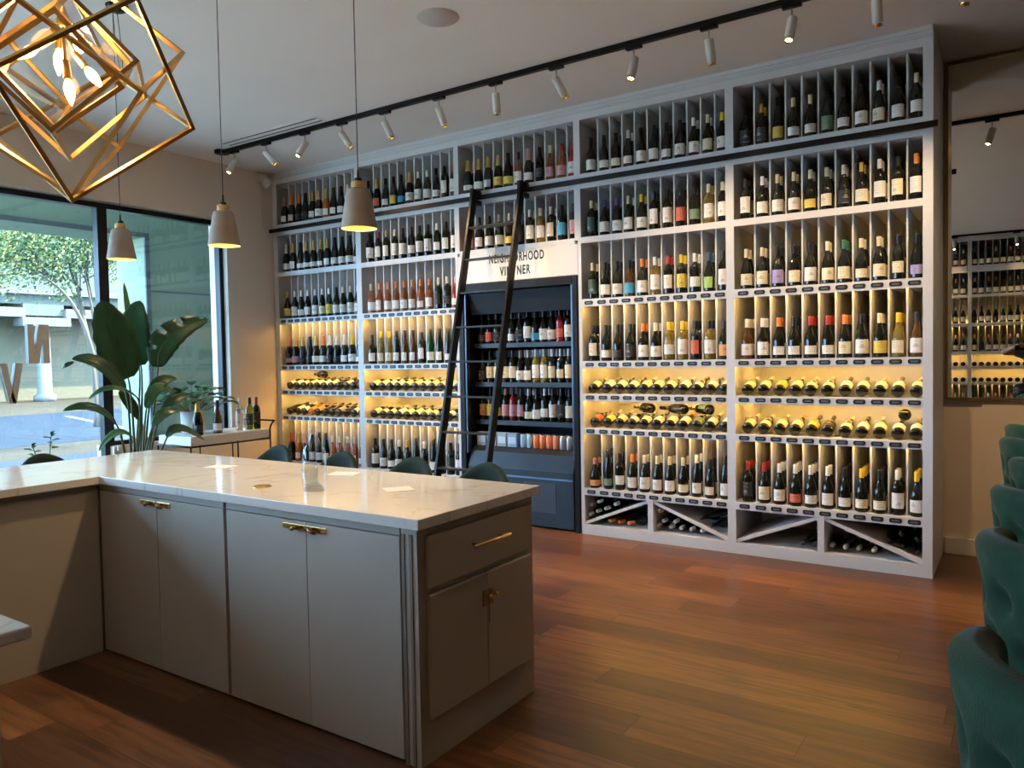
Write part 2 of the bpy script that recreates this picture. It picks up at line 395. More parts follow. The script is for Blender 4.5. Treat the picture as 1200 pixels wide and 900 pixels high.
def make_bay(i):
    xa, a, b, xb = BAYS[i]; short = i == 2
    root = thing('wine_shelving', (xa, 0, 0), BLAB[i], 'shelving', 'bays of the white wine wall')
    L = lambda x: x - xa
    zb = 2.46 if short else 0
    f = MB()
    f.box(0, L(a), 0, .02, zb, 3.443); f.box(L(b), L(xb), 0, .02, zb, 3.443)
    f.box(0, L(xb), 0, .02, 3.443, 3.50)
    f.build('face_frame', m_cab, root)
    MB().box(0, L(xb), -.012, .02, 3.50, 3.512).box(0, L(xb), -.022, .02, 3.512, 3.53).box(0, L(xb), -.034, .02, 3.53, 3.558).build('crown', m_cab, root)
    for q0 in (0, L(xb) - .018): MB().box(q0, q0 + .018, .02, DEP, zb, 3.55).build('side_panel', m_cab, root)
    MB().box(.018, L(xb) - .018, DEP - .02, DEP, zb, 3.55).build('back_panel', m_cab, root)
    MB().box(.018, L(xb) - .018, .02, DEP - .02, 3.443, 3.46).build('top_panel', m_cab, root)
    tops = [3.443] + [s[1] for s in Z['s']]
    _, D = cells(a, b)
    for r, (zt, zu) in enumerate(Z['s']):
        if short and r > 1: break
        last = short and r == 1
        MB().box(L(a), L(b), 0, .02, zu, zt).box(.018, L(xb) - .018, .02, DEP - .02, zu + .01, zt).build('shelf', m_cab, root)
        if r in (0, 1, 2, 3, 6):
            for d in D:
                MB().box(L(d), L(d) + .011, .065, DEP - .02, zt, tops[r] + .008).build('divider', m_cab, root)
        else:
            cr = MB()
            cs, _ = cells(a, b)
            for yy, zz in ((.235, .112),):
                pts = [(L(a), zt)]; 
                for c in cs:
                    pts += [(L(c) - .034, zt + zz)] + [(L(c) + .028 * math.cos(q), zt + zz - .004 + .026 * -math.sin(q)) for q in [PI - PI * k / 6 for k in range(7)]] + [(L(c) + .034, zt + zz)]
                pts = [(L(a), zt + zz)] + pts[1:] + [(L(b), zt + zz)]
                T = Matrix(((1, 0, 0, 0), (0, 0, 1, yy), (0, 1, 0, 0), (0, 0, 0, 1)))
                # strip of quads between the profile and the shelf
                bb = len(cr.v)
                for yq in (yy, yy + .012):
                    for x_, z_ in pts: cr.v.append(Vector((x_, yq, z_))); cr.v.append(Vector((x_, yq, zt)))
                n2 = len(pts)
                for q in range(n2 - 1):
                    o0 = bb + 2 * q
                    cr.face([o0, o0 + 1, o0 + 3, o0 + 2]); o1 = o0 + 2 * n2; cr.face([o1, o1 + 2, o1 + 3, o1 + 1]); cr.face([o0, o0 + 2, o1 + 2, o1])
            cr.build('bottle_cradle', m_cab, root)
    if not short:
        # light strips under shelves, tucked behind the front edge
        for r, wd in ((2, 1), (3, 1), (4, 1), (5, .6)):
            zu = Z['s'][r][1] + .008
            MB().box(L(a) + .02, L(b) - .02, .024, .024 + .018 * wd, zu - .006, zu).build('light_strip', m_led, root)
        for r in (3, 4):
            zu = Z['s'][r][1] + .008
            MB().box(L(a) + .02, L(b) - .02, .40, .412, zu - .005, zu).build('light_strip', m_led, root)
        MB().box(L(a) + .02, L(b) - .02, DEP - .05, DEP - .035, Z['s'][2][0] + .001, Z['s'][2][0] + .007).build('light_strip', m_led, root)
        MB().box(L(a), L(b), 0, .02, 0, Z['K']).box(.018, L(xb) - .018, .02, DEP - .02, Z['K'] - .02, Z['K']).build('plinth', m_cab, root)
        mid = L(a) + (L(b) - L(a)) * .487
        MB().box(mid - .022, mid + .022, 0, DEP - .02, Z['K'], .333).build('bin_divider', m_cab, root)
        for (x0, z0, x1, z1) in ((L(a), Z['K'] + .008, mid - .022, .325), (mid + .022, .325, L(b), Z['K'] + .008)):
            MB().bar((x0, .36, z0), (x1, .36, z1), .70, .024, Vector((0, 0, 1))).build('bin_brace', m_cab, root)
    return root
bays = [make_bay(i) for i in range(5)]

ROWS = {
 4: ['bkkk bkgk hkky bkcw2 bkcw2 bkkg bkkw bkkw bkwc bkkw dkcw', 'dkkw bkww bkcw bkcw bkcy bkcc bkck bkgc dkww dkkc dkow', 'bkcc bkcc bkkl bkkc bkkw bkcc bknc bkcc bkcc dkkc bkkl',
     'bnww bkww bkow bkkw bkrw bkrw bkoc bkkw bkcy byyc bnkw', None, None, 'dkrk bkrc bkww bkwr bkww bkww bkkw bkyc bkkc dkww bkyw'],
 3: ['bkkw bkkw2 bkkc2 bkww bkkw bkkw bkkw bkkw bkww bkcc bkyw', 'dkcd bkuw bkuw bkcw bkyw dkkw3 dkkw dkkr dkkg dycw dkcw', 'dkcd bkkw bkkw bnkb bkow dyww3 dkrw dkyy dkww bkbn dkkw3',
     'dkkw bkkw bkkk bkkk bkow bkww dyyw dyyw dkkr dykw bkko', None, None, 'skpo hkkg dkkw bkow bkcw bkcw bkcw bkcc hkww bkkc hkkw'],
 2: ['ckgw ckgw ckgw ckgy ckky brkw ckpw dkkk brcp brrp bRrw', 'brrp bkkw bkkw bkcw bkcy bkkk dkcw3 dycw dkww dkkb dkkp3'],
 1: ['dkkk ckgr bkkw bkky bkkb2 ckgw bkww bkww bkkw dkkw dkrw', 'dkkw dkrw dkgw dkcw dkkw dkkw dkkw dkkw3 dkww dkkw dkkw3', 'brcw brow brow brow brow brow brow brow dkck dkck bRpw',
     'bkkw hyyc hyyc hkkw hnkw hnkw dkkw hgkw hkkw hkkw bncw', None, None, 'dkkw bkkw bkkw bkww bkgw hkkw bkww hkkw dkww dkkk dkkw'],
 0: ['ckpw ckow ckok ckkk ckgw ckgw cogw ckkw ckkw ckcw ckgw', 'ckww ckgw ckkw2 ckgw2 ckgw2 ckgw2 ckgw ckkw ckkw ckkw ckgw', 'bkgy bkww bkww bkww bkww bkwc bkwy bkkw bkcw bkcw bkww',
     'ckpp ckgp ckgk ckkk ckgw ckow ckwk ckwk ckww ckyw ckww', None, None, 'ckrk cogw ckpk bkkw hkkw hkkw brcw brcw brcw brcw brcw'],
}
LY = {4: ('bkcc bkcc bkky bkcc bkcc bkcc bkkw bkkw bkcc bkkw bkcc', 'bkcc bkcc bkcc bkoc bkky bkkk bkcc bkkw bkcc bkkw bkcw'),
      3: ('bkcc bkkw bkkw bkkw bkcc bkkc bkcc bkcw bkkw bkkw bkcc', 'bkrr bkcy bkcc bkkw bkcc bkkw bkcc bkow bkcg bkcc bkcw'),
      1: ('bkcc bkcc bkkw bkkw bkkc bkcc bkkw bkcc bkcc bkkw bkcw', 'bkcc bkcc bkcc bkkw bkkc bkkc bkcc bkcc bkcc bkkw bkcw'),
      0: ('bkgw bkcw bkgc bkkc bkkw bkkw bkkw bkkk bkkw bkkk bkrk', 'bkkk bkcc bkkw boro bkro bkkk bkkk bkkp bkkk bkkw bkkk')}
tag_me = None
m_tag = mat('price_tag_black', (.012, .012, .014), .5)
def _tg():
    t = NT(m_tag); co = t.n('ShaderNodeTexCoord'); sp = t.n('ShaderNodeSeparateXYZ'); t.l(co.outputs['Object'], sp.inputs[0])
    z = sp.outputs[2]; x = sp.outputs[0]
    nz = t.n('ShaderNodeTexNoise'); nz.inputs['Scale'].default_value = 330; t.l(co.outputs['Object'], nz.inputs['Vector'])
    band = t.math('LESS_THAN', t.math('ABSOLUTE', t.math('SUBTRACT', t.math('ABSOLUTE', z), .0035)), .0018)
    inx = t.math('LESS_THAN', t.math('ABSOLUTE', x), .023)
    f = t.math('MULTIPLY', t.math('MULTIPLY', band, inx), t.math('GREATER_THAN', nz.outputs[0], .5))
    mx = t.n('ShaderNodeMix', data_type='RGBA'); t.l(t.math('MULTIPLY', f, .7), mx.inputs[0]); mx.inputs[6].default_value = (.012, .012, .014, 1); mx.inputs[7].default_value = (.6, .6, .6, 1)
    t.l(mx.outputs[2], t.b.inputs['Base Color'])
_tg()
TT = Matrix(((1, 0, 0, 0), (0, 0, -1, 0), (0, 1, 0, 0), (0, 0, 0, 1)))
def tag_mesh(w_):
    h = .0155; c = .008; W = w_ / 2
    return MB().prism([(-W + c, -h), (W - c, -h), (W, -h + c), (W, h - c), (W - c, h), (-W + c, h), (-W, h - c), (-W, -h + c)], TT, .003).mesh('price_tag', m_tag)
tag_me = tag_mesh(.078)
for i in range(5):
    xa, a, b, xb = BAYS[i]; cs, D = cells(a, b)
    for r, (zt, zu) in enumerate(Z['s']):
        if i == 2 and r > 1: break
        if r in (4, 5):
            codes = LY[i][r - 4].split()
            for k, c in enumerate(codes):
                sb = SH[c[0]]['r']
                o = bottle(c, (cs[k] + random.uniform(-.003, .003), .035 + random.uniform(0, .015), zt + sb * math.cos(.27) + .003), '%s on %s shelf, %s' % (ORD[k], SN[r], BN[i]),
                           'bottles lying on the cradle shelves', (-PI / 2 + .27, 0, random.uniform(-.03, .03)), 'lying ')
        else:
            codes = ROWS[i][r].split()
            for k, c in enumerate(codes):
                y0 = .055 + random.uniform(0, .012)
                bottle(c, (cs[k] + random.uniform(-.003, .003), y0, zt + .0008), '%s on %s shelf, %s' % (ORD[k], SN[r], BN[i]), 'bottles standing in the slots of the wine wall')
                nb = random.choice((1, 1, 2, 3)) if r != 0 else random.choice((0, 1, 2))
                if r == 3: nb = random.choice((1, 2, 3))
                for q in range(nb):
                    stuff_bottle(c, (cs[k] + random.uniform(-.004, .004), y0 + .092 * (q + 1), zt + .0008), (0, 0, random.uniform(-.4, .5)))
        if r in (2, 3, 4, 5, 6):
            for k in range(11):
                o = link('price_tag', tag_me); o.location = (cs[k] - .006, -.0005, (zt + zu) / 2)
                tag(o, 'black price tag, %s of eleven on %s shelf edge, %s' % (ORD[k], SN[r], BN[i]), 'price tag', 'price tags along the shelf edges')
# extra bottles lying across the cradles
for (c, x, y, z, rz, lab) in (('bkkk', -6.30, .13, 1.179 + .125 + .041, 1.2, 'lying dark bottle across the others on the fifth shelf, bay nearest the window'),
                    ('bkkk', -2.62 + .12, .14, .895 + .125 + .041, .9, 'first of three bottles lying on top of sixth shelf row, bay right of the cooler'),
                    ('bkkk', -2.33 + .12, .13, .895 + .125 + .041, 1.1, 'second of three bottles lying on top of sixth shelf row, bay right of the cooler'),
                    ('bkcg', -2.13 + .12, .15, .895 + .125 + .041, 1.0, 'third of three bottles lying on top of sixth shelf row, bay right of the cooler'),
                    ('bkcy', -.66, .12, .895 + .125 + .041, .15, 'lying bottle on top of the sixth shelf row, end nearest the mirror')):
    o = bottle(c, (x, y, z), '', 'bottles lying across the cradled ones', (-PI / 2, 0, rz)); o['label'] = lab
# floor bins
def binb(c, x, z, y, lab, rz=0.0, th=PI / 2):
    o = bottle(c, (x, y, z), '', 'bottles in the floor bins', (th, 0, rz)); o['label'] = lab
n = 0
def P0(u, v, y=.08): return on(u, v, 1, y)
bins = [
 ('upper left bin, bay beside cooler', 'bkww', [(693, 591), (701.5, 588), (691, 603), (700, 599), (710, 596), (721, 591)]),
 ('bin right of centre post, bay beside cooler', 'bkww', [(773, 598.5), (777.5, 610.5), (771, 619), (791, 611.5), (786, 620.5), (798, 622.5), (810, 623.5), (822.5, 625.5)]),
 ('bin right of centre post, bay by the mirror', 'bkcw', [(974.5, 642.5), (990.5, 643.5), (1006, 645), (1024, 647)]),
 ('upper right bin, bay by the mirror', 'bkkw', [(1056, 626), (1042, 633), (1058, 641), (1075, 632), (1076, 648)])]
for nm, c, lst in bins:
    for k, (u, v) in enumerate(lst):
        p = on(u, v, 1, .06)
        zz = max(p.z, .128)
        binb(c, p.x, zz, .06 + .296, 'pale capped bottle, %s in the %s' % (ORD[k], nm))
for k, (u, v) in enumerate([(713, 611), (724, 612), (735, 613.5)]):
    binb('bkow', -2.745 + .088 * k, .127, .315, '%s of three orange capped bottles in the lower left bin' % ORD[k], -.33)
for k, (u, v) in enumerate([(942, 637), (956, 640)]):
    p = on(u, v, 1, .05); binb('bkkk', p.x + .05, .127, .33, '%s of two dark bottles in the lower bin, bay nearest the mirror' % ORD[k], -.2)
for k, (u, v) in enumerate([(838, 600), (850, 607)]):
    p = on(u, v, 1, .05); binb('bkkw', p.x - .0, .235 - .05 * k, .30, '%s of two bottles in the upper bin beside the cooler bay post' % ORD[k], -.35)

# library rail and ladder
rail = MB(); rail.box(-6.955, -.455, -.052, -.032, 2.912, 2.952)
rail.box(-6.94, -.47, -.030, -.0, 2.925, 2.94)
o = rail.build('ladder_rail', m_black, bevel=.003); tag(o, 'long black rail across the shelving that the ladder hangs from', 'rail')
lad = thing('library_ladder', (-3.81, -.85, 0), 'tall black rolling ladder leaning on the shelves in front of the cooler', 'ladder')
tp = lambda x, z: Vector((x + 3.81, -.12 - (2.92 - z) * .2437 + .85, z))
for x in (-4.06, -3.555):
    MB().bar(tp(x, .03), tp(x, 2.99), .028, .075, Vector((0, 1, .24))).build('side_rail', m_black, lad, bevel=.004)
    MB().cyl(Vector((x + 3.81 - .014, .80, 2.965)), .035, .028, 18, ax='x').box(x + 3.81 - .02, x + 3.81 + .02, .73, .825, 2.86, 2.90).box(x + 3.81 - .035, x + 3.81 - .016, .72, .79, 2.86, 3.0).build('hook', m_blackp, lad)
    MB().cyl(Vector((x + 3.81 - .012, tp(x, 0).y, .035)), .035, .024, 18, ax='x').build('wheel', m_blackp, lad)
for z in (2.635, 2.349, 2.057, 1.76, 1.466, 1.173, .879, .584, .29):
    p = tp(-4.06, z); q = tp(-3.555, z)
    MB().bar(p + Vector((.012, 0, 0)), q - Vector((.012, 0, 0)), .065, .018).build('rung', m_black, lad, bevel=.004)

# sign over the cooler
sg = MB().box(-4.345, -3.085, -.001, .03, 2.176, 2.4295).build('sign_board', m_cab); tag(sg, 'white shop sign board lettered in black between the cooler and the shelves above', 'sign')
def text(body, x0, x1, z0, h, parent, m, y=-.001, name='lettering'):
    cu = bpy.data.curves.new(name, 'FONT'); cu.body = body; cu.size = 1; cu.extrude = .002; cu.materials.append(m)
    cu.space_character = 1.22; cu.offset = .028
    o = bpy.data.objects.new(name, cu); COL.objects.link(o); o.parent = parent
    bpy.context.view_layer.update(); d = o.dimensions.copy()
    hh = .70
    me = bpy.data.meshes.new_from_object(o.evaluated_get(bpy.context.evaluated_depsgraph_get())); bpy.data.objects.remove(o)
    me.transform(Matrix.Translation((x0, y, z0)) @ Matrix.Rotation(PI / 2, 4, 'X') @ Matrix.Diagonal(((x1 - x0) / d.x, h / hh, 1, 1)))
    return link(name, me, parent)
text('NEIGHBORHOOD', -3.99, -3.415, 2.340, .074, sg, m_blackp); text('VINTNER', -3.872, -3.548, 2.224, .076, sg, m_blackp)

# ------------------------------------------------------------ drinks cooler
fx0, fx1 = -4.335, -3.09
fr = thing('drinks_cooler', ((fx0 + fx1) / 2, .35, 0), 'tall black open-fronted drinks cooler standing under the sign board', 'cooler'); fr_off = Vector(((fx0 + fx1) / 2, .35, 0))
def FB(*bxs):
    mb = MB()
    for q in bxs: mb.box(q[0] - fr_off.x, q[1] - fr_off.x, q[2] - fr_off.y, q[3] - fr_off.y, q[4], q[5])
    return mb
FB((fx0, fx0 + .05, -.01, .72, 0, 2.17), (fx1 - .05, fx1, -.01, .72, 0, 2.17), (fx0 + .05, fx1 - .05, -.01, .72, 2.10, 2.17), (fx0 + .05, fx1 - .05, .68, .72, .02, 2.10)).build('case', m_fridin, fr, bevel=.004)
FB((fx0 + .05, fx0 + .068, .0, .05, .62, 2.1), (fx1 - .068, fx1 - .05, .0, .05, .62, 2.1)).build('steel_edge', mat('cooler_edge', (.07, .09, .12), .3, .8), fr)
T_ = Matrix(((0, 0, 1, fx0 + .068 - fr_off.x), (1, 0, 0, -fr_off.y), (0, 1, 0, 0), (0, 0, 0, 1)))
MB().prism([(.03, 2.09), (.12, 2.09), (.12, 1.90), (.10, 1.895)], T_, fx1 - fx0 - .136).build('canopy', m_frid, fr)
for z in (1.62, 1.262, .913):
    FB((fx0 + .07, fx1 - .07, .14, .60, z - .012, z), (fx0 + .07, fx1 - .07, .125, .14, z - .035, z + .006)).build('shelf', m_frid, fr)
MB().prism([(.0, .02), (.0, .50), (.05, .64), (.12, .68), (.66, .68), (.66, .02)], T_, fx1 - fx0 - .136).build('base', m_frid, fr)
gp = FB((-3.66, -3.33, -.006, .0, .14, .40)).build('vent_grille', m_frid, fr)
gm = noisy('perforated_metal', (.05, .06, .08), (.05, .06, .08), 3, .4); _t = NT(gm); _c = _t.n('ShaderNodeTexCoord'); _v = _t.n('ShaderNodeTexVoronoi'); _v.inputs['Scale'].default_value = 70; _v.inputs['Randomness'].default_value = 0
_t.l(_c.outputs['Object'], _v.inputs['Vector']); _t.l(_t.ramp(_v.outputs['Distance'], [(.25, (.004, .004, .005)), (.33, (.06, .07, .09))]), _t.b.inputs['Base Color']); gp.data.materials[0] = gm
FB((fx0 + .07, fx1 - .07, -.004, .002, .43, .445)).build('trim_line', mat('cooler_line', (.16, .22, .3), .3, .6), fr)
FR = [(1.62, 'bkkk bkkr bkkk bkkr bkkw bkkk dkkw bkkb bkkw bkkw dRkr dkkw bkww', 'upper'), (1.262, 'bkkk dkkc dkkc dkkc dkkc bkpw bkww dyww3 dyww3 dkwc dkwc dkwc dkwy', 'middle'),
      (.913, 'dkko dnky dkky dkpp dRkp dkkp bkwc bkks dkww dkkw dkkk dkkc dkkb', 'lower')]
for z, codes, nm in FR:
    cl = [c.replace('s', 'w') for c in codes.split()]
    for k, c in enumerate(cl):
        x = fx0 + .115 + k * (fx1 - fx0 - .23) / 12
        bottle(c, (x, .19, z + .0008), '%s on the %s cooler shelf' % ('%s' % (['first','second','third','fourth','fifth','sixth','seventh','eighth','ninth','tenth','eleventh','twelfth','thirteenth'][k]), nm), 'bottles in the cooler')
        for q in range(2): stuff_bottle(c, (x + random.uniform(-.004, .004), .19 + .09 * (q + 1), z + .0008))
# cans and cartons on the cooler deck
canm = {'o': ('orange and pink', mat('can_orange', (.85, .28, .12), .35)), 's': ('silver', mat('can_silver', (.45, .47, .48), .3, .5)), 'c': ('pale blue', mat('can_blue', (.35, .55, .70), .35)), 't': ('teal', mat('can_teal', (.10, .55, .50), .35))}
k = 0
for row in range(2):
    for q in range(9):
        kd = 'o' if q in (2, 3, 4, 5) else ('s' if q > 5 else 'c')
        x = -3.74 + q * .068; y = .135 + row * .075
        o = MB().lathe([(0, 0), (.026, 0), (.030, .008), (.030, .105), (.024, .118), (0, .118)], 14).build('drink_can', canm[kd][1], recalc=False); o.location = (x, y, .681)
        MB().lathe([(.0262, .1150), (.0262, .1205), (0, .1205)], 14).build('lid', m_steel, o, recalc=False)
        tag(o, '%s drink can, %s in the %s row on the cooler deck' % (canm[kd][0], ORD[q], 'front' if row == 0 else 'back'), 'can', 'cans on the cooler deck')
for q in range(4):
    x = -4.20 + q * .115
    o = MB().box(-.05, .05, -.035, .035, 0, .125).build('drink_carton', mat('carton_blue', (.30, .42, .55), .5), bevel=.003); o.location = (x, .15, .681)
    MB().box(-.04, .04, -.0365, -.035, .03, .09).build('carton_label', mat('carton_white', (.6, .7, .75), .5), o)
    tag(o, 'pale blue drink carton, %s from the ladder side of the cooler deck' % ORD[q], 'carton', 'cartons on the cooler deck')

# ------------------------------------------------------------ mirror and opposite wall
m_mir = mat('mirror_silver', (.82, .80, .74), .0, 1)
mr = thing('wall_mirror', (1.2, YB - .02, 1.13), 'large wall mirror in a slim frame beside the shelving', 'mirror')
MB().box(-1.655, 1.6, -.012, .0, .02, 2.40).build('mirror_glass', m_mir, mr)
MB().box(-1.675, -1.655, -.02, .0, 0, 2.42).box(-1.655, 1.6, -.02, .0, 2.40, 2.42).box(-1.655, 1.6, -.02, .0, 0, .02).build('frame', mat('mirror_frame', (.18, .13, .07), .4, .5), mr)
opn = ['nearest the corner', 'in the middle', 'at the far end']
for q, xo in enumerate((1.75, .47, -.81)):
    c = copytree(bays[3]); c.location = (xo, YF + DEP + .01, 0); c.rotation_euler = (0, 0, PI)
    c['label'] = 'white wine shelving bay on the opposite wall, seen in the mirror, %s' % opn[q]; c['group'] = 'bays of the opposite wine wall'
    xa, a, b, xb = BAYS[3]; cs, D = cells(a, b)
    for r, (zt, zu) in enumerate(Z['s']):
        for k in range(11):
            x = xo - (cs[k] - xa); y = YF + DEP + .01
            cc = 'bk' + random.choice('kwcgok') + random.choice('wwcckw')
            if r in (4, 5): stuff_bottle(cc, (x, y - .05, zt + .0415), (PI / 2, 0, 0))
            else: stuff_bottle(cc, (x, y - .06, zt + .001), (0, 0, PI))
flush_stuff()

# ------------------------------------------------------------ island
ZT = .925; ZS = .885
top = MB()
top.box(-4.80, -1.785, -3.575, -2.74, ZS, ZT); top.box(-4.80, -3.93, -5.9, -3.575, ZS, ZT)
# single L-shaped slab
top = MB()
polyL = [(-4.80, -2.74), (-1.785, -2.74), (-1.785, -3.565), (-3.93, -3.565), (-3.93, -6.6), (-4.80, -6.6)]
top.prism([(x, y) for x, y in polyL], Matrix.Translation((0, 0, ZS)), ZT - ZS)
o = top.build('quartz_countertop', m_quartz, bevel=.003); tag(o, 'long L-shaped veined quartz countertop carrying menus and the glass bottle', 'countertop')
YP = -3.54; XE = -1.815
def cabinet(name, x0, x1, y0, y1, label): 
    return thing(name, ((x0 + x1) / 2, (y0 + y1) / 2, 0), label, 'cabinet', 'taupe cabinets under the countertop')
def rel(o, *b):
    mb = MB()
    for q in b: mb.box(q[0] - o.location.x, q[1] - o.location.x, q[2] - o.location.y, q[3] - o.location.y, q[4], q[5])
    return mb
def door_handle(o, door, x0, x1, kx, sgn):
    # brass backing plate with a curved bronze pull, one half on each door
    z = .822
    p = rel(o, (x0, x1, YP - .004, YP - .0, z - .0115, z + .0115)).build('handle', m_brass, door, bevel=.0008)
    sx = (x0 + .006) if sgn < 0 else (x1 - .006)
    MB().cyl(Vector((sx - o.location.x, YP - .0055 - o.location.y, z)), .0028, .002, 10, ax='y').build('screw', m_bronze, p)
    pts = [Vector((kx - o.location.x + sgn * t[0], YP - .006 - t[1] - o.location.y, z + t[2])) for t in ((0, 0, .0), (.004, .012, .003), (.018, .020, .002), (.032, .018, -.006), (.042, .008, -.012))]
    MB().tube(pts, [.004, .008, .009, .008, .005], 10).build('pull', m_bronze, p)
CABS = [(-3.98, -2.945, -3.466, 'taupe double door cabinet in the inner corner of the counter', (-3.60, -3.35)), (-2.925, -1.90, -2.405, 'taupe double door cabinet next to the end of the island', (-2.545, -2.285))]
for x0, x1, xm, lab, (h0, h1) in CABS:
    c = cabinet('base_cabinet', x0, x1, YP, -3.0, lab)
    rel(c, (x0, x1, YP + .02, -3.15, .0, ZS - .002)).build('body', m_isl, c)
    rel(c, (x0, x1, YP + .001, YP + .02, .852, ZS - .003)).build('rail', m_isl, c)
    for (a, b, sg_) in ((x0 + .001, xm - .0015, -1), (xm + .0015, x1 - .001, 1)):
        d = rel(c, (a, b, YP, YP + .019, .012, .847)).build('door', m_isl, c, bevel=.0015)
        if sg_ < 0: door_handle(c, d, h0, xm - .0018, xm - .03, -1)
        else: door_handle(c, d, xm + .0018, h1, xm + .03, 1)
c = cabinet('end_cabinet', -1.88, XE, YP, -2.76, 'taupe island end cabinet with a drawer above two doors')
rel(c, (-1.893, XE, YP + .0, -2.765, 0, ZS - .002)).build('body', m_isl, c, bevel=.002)
rel(c, (-1.889, -1.874, YP - .004, YP + .0, 0, .86), (-1.852, -1.838, YP - .004, YP, 0, .86)).build('corner_strip', mat('island_strip', (.16, .14, .12), .6), c)
dr = rel(c, (XE, XE + .020, -3.498, -2.798, .655, .852)).build('drawer', m_isl, c, bevel=.005)
cx, cy = c.location.x, c.location.y
h = MB().tube([(XE + .055 - cx, -3.27 - cy, .768), (XE + .055 - cx, -3.02 - cy, .768)], .0075, 6); h.build('handle', m_brass, dr)
for yy in (-3.235, -3.055): MB().tube([(XE + .019 - cx, yy - cy, .768), (XE + .055 - cx, yy - cy, .768)], .005, 8).build('handle_post', m_bronze, dr)
for (a, b, sg_) in ((-3.498, -3.143, -1), (-3.139, -2.803, 1)):
    d = rel(c, (XE, XE + .020, a, b, .168, .632)).build('door', m_isl, c, bevel=.005)
    ky = -3.141 + sg_ * .022
    kk = rel(c, (XE + .020, XE + .026, ky - .012, ky + .012, .50, .565)).build('latch_plate', m_bronze, d, bevel=.001)
    MB().cyl(Vector((XE + .026 - cx, ky - cy, .545)), .007, .022, 12, ax='x').sphere(Vector((XE + .05 - cx, ky - cy, .545)), .010, 8).build('knob', m_brass, kk)
    if sg_ < 0:
        ch = MB()
        for q in range(13):
            ch.sphere(Vector((XE + .046 - cx, ky - cy - .002, .533 - q * .0075)), .0036, 5)
        ch.build('chain', m_bronze, kk)
rel(c, (-1.8995, -1.8935, YP + .03, -2.77, 0, .86)).build('gap_filler', m_islin, c)
c = cabinet('island_back_panel', -4.7, -1.9, -3.15, -2.80, 'taupe rear panelling of the island facing the wine wall')
rel(c, (-3.98, -1.932, -3.148, -2.80, 0, ZS - .002)).build('panel', m_isl, c)
c = cabinet('counter_wing', -4.70, -3.98, -6.55, -2.8, 'taupe panelled counter wing running towards the window side')
rel(c, (-4.66, -3.995, -6.55, -2.80, 0, ZS - .002)).build('body', m_isl, c); rel(c, (-3.995, -3.985, -6.55, YP - .01, 0, .855)).build('panel', m_isl, c)
rel(c, (-3.995, -3.982, YP - .009, YP + .02, 0, .862)).build('corner_gap', m_islin, c)
# small counter in the near corner
o = MB().box(-3.925, -1.835, -5.6, -4.815, .89, .92).build('serving_countertop', m_quartz, bevel=.006, seg=3); tag(o, 'pale quartz top of the small counter in the near corner', 'countertop')
c = thing('serving_cabinet', (-2.9, -5.2, 0), 'taupe cabinet under the small counter in the near corner', 'cabinet')
rel(c, (-3.92, -1.885, -5.55, -4.865, 0, .888)).build('body', m_isl, c, bevel=.003)
rel(c, (-1.885, -1.868, -5.5, -4.99, .03, .84)).build('door', m_isl, c, bevel=.003)

# things on the counter
p = (-2.600, -3.315, ZT)
gm_ = mat('bottle_clear_glass', (.97, .98, .96), .0, trans=1, ior=1.45)
o = MB().lathe([(0, .012), (.012, .030), (.03, .010), (.045, .001), (.050, .004), (.0515, .012), (.0515, .165), (.048, .183), (.030, .212), (.0175, .238), (.0155, .262), (.0165, .268), (.0165, .285), (.0125, .285), (.0125, .24), (.027, .208), (.045, .180), (.0485, .165), (.0485, .015), (.03, .014), (.012, .034), (0, .036)][4:14], 32).lathe([(.050, .004), (.045, .001), (.03, .010), (.012, .030), (0, .036)], 32).lathe([(.0475, .014), (.0465, .012), (.03, .020), (.012, .040), (0, .046)], 32).build('water_bottle', m_thin, recalc=False)
o.location = p; tag(o, 'empty clear glass bottle standing on the quartz counter', 'bottle')
o = MB().lathe([(0, .001), (.030, 0), (.034, .004), (.036, .085), (.0345, .085), (.0325, .010), (0, .008)], 24).build('glass_tumbler', m_thin, recalc=False)
o.location = (-2.70, -3.255, ZT); tag(o, 'small clear tumbler half hidden behind the glass bottle', 'glass')
m_card = mat('menu_paper', (.72, .70, .68), .6)
for (x, y, rz, lab) in ((-3.66, -3.045, .25, 'white menu card on the counter towards the window end'), (-2.845, -2.905, .35, 'white menu card on the counter just behind the glass bottle'), (-2.285, -3.12, .95, 'square white card near the island end of the counter')):
    sx, sy = (.075, .055) if x != -2.285 else (.062, .058)
    o = MB().box(-sx, sx, -sy, sy, 0, .0015).build('menu_card', m_card); o.location = (x, y, ZT + .0003); o.rotation_euler = (0, 0, rz); tag(o, lab, 'card', 'menu cards on the counter')
o = MB().lathe([(0, 0), (.042, 0), (.043, .004), (.038, .007), (.034, .004), (0, .004)], 28).build('brass_coaster', m_brass); o.location = (-2.885, -3.375, ZT + .0003); tag(o, 'small round brass coaster left of the glass bottle', 'coaster')

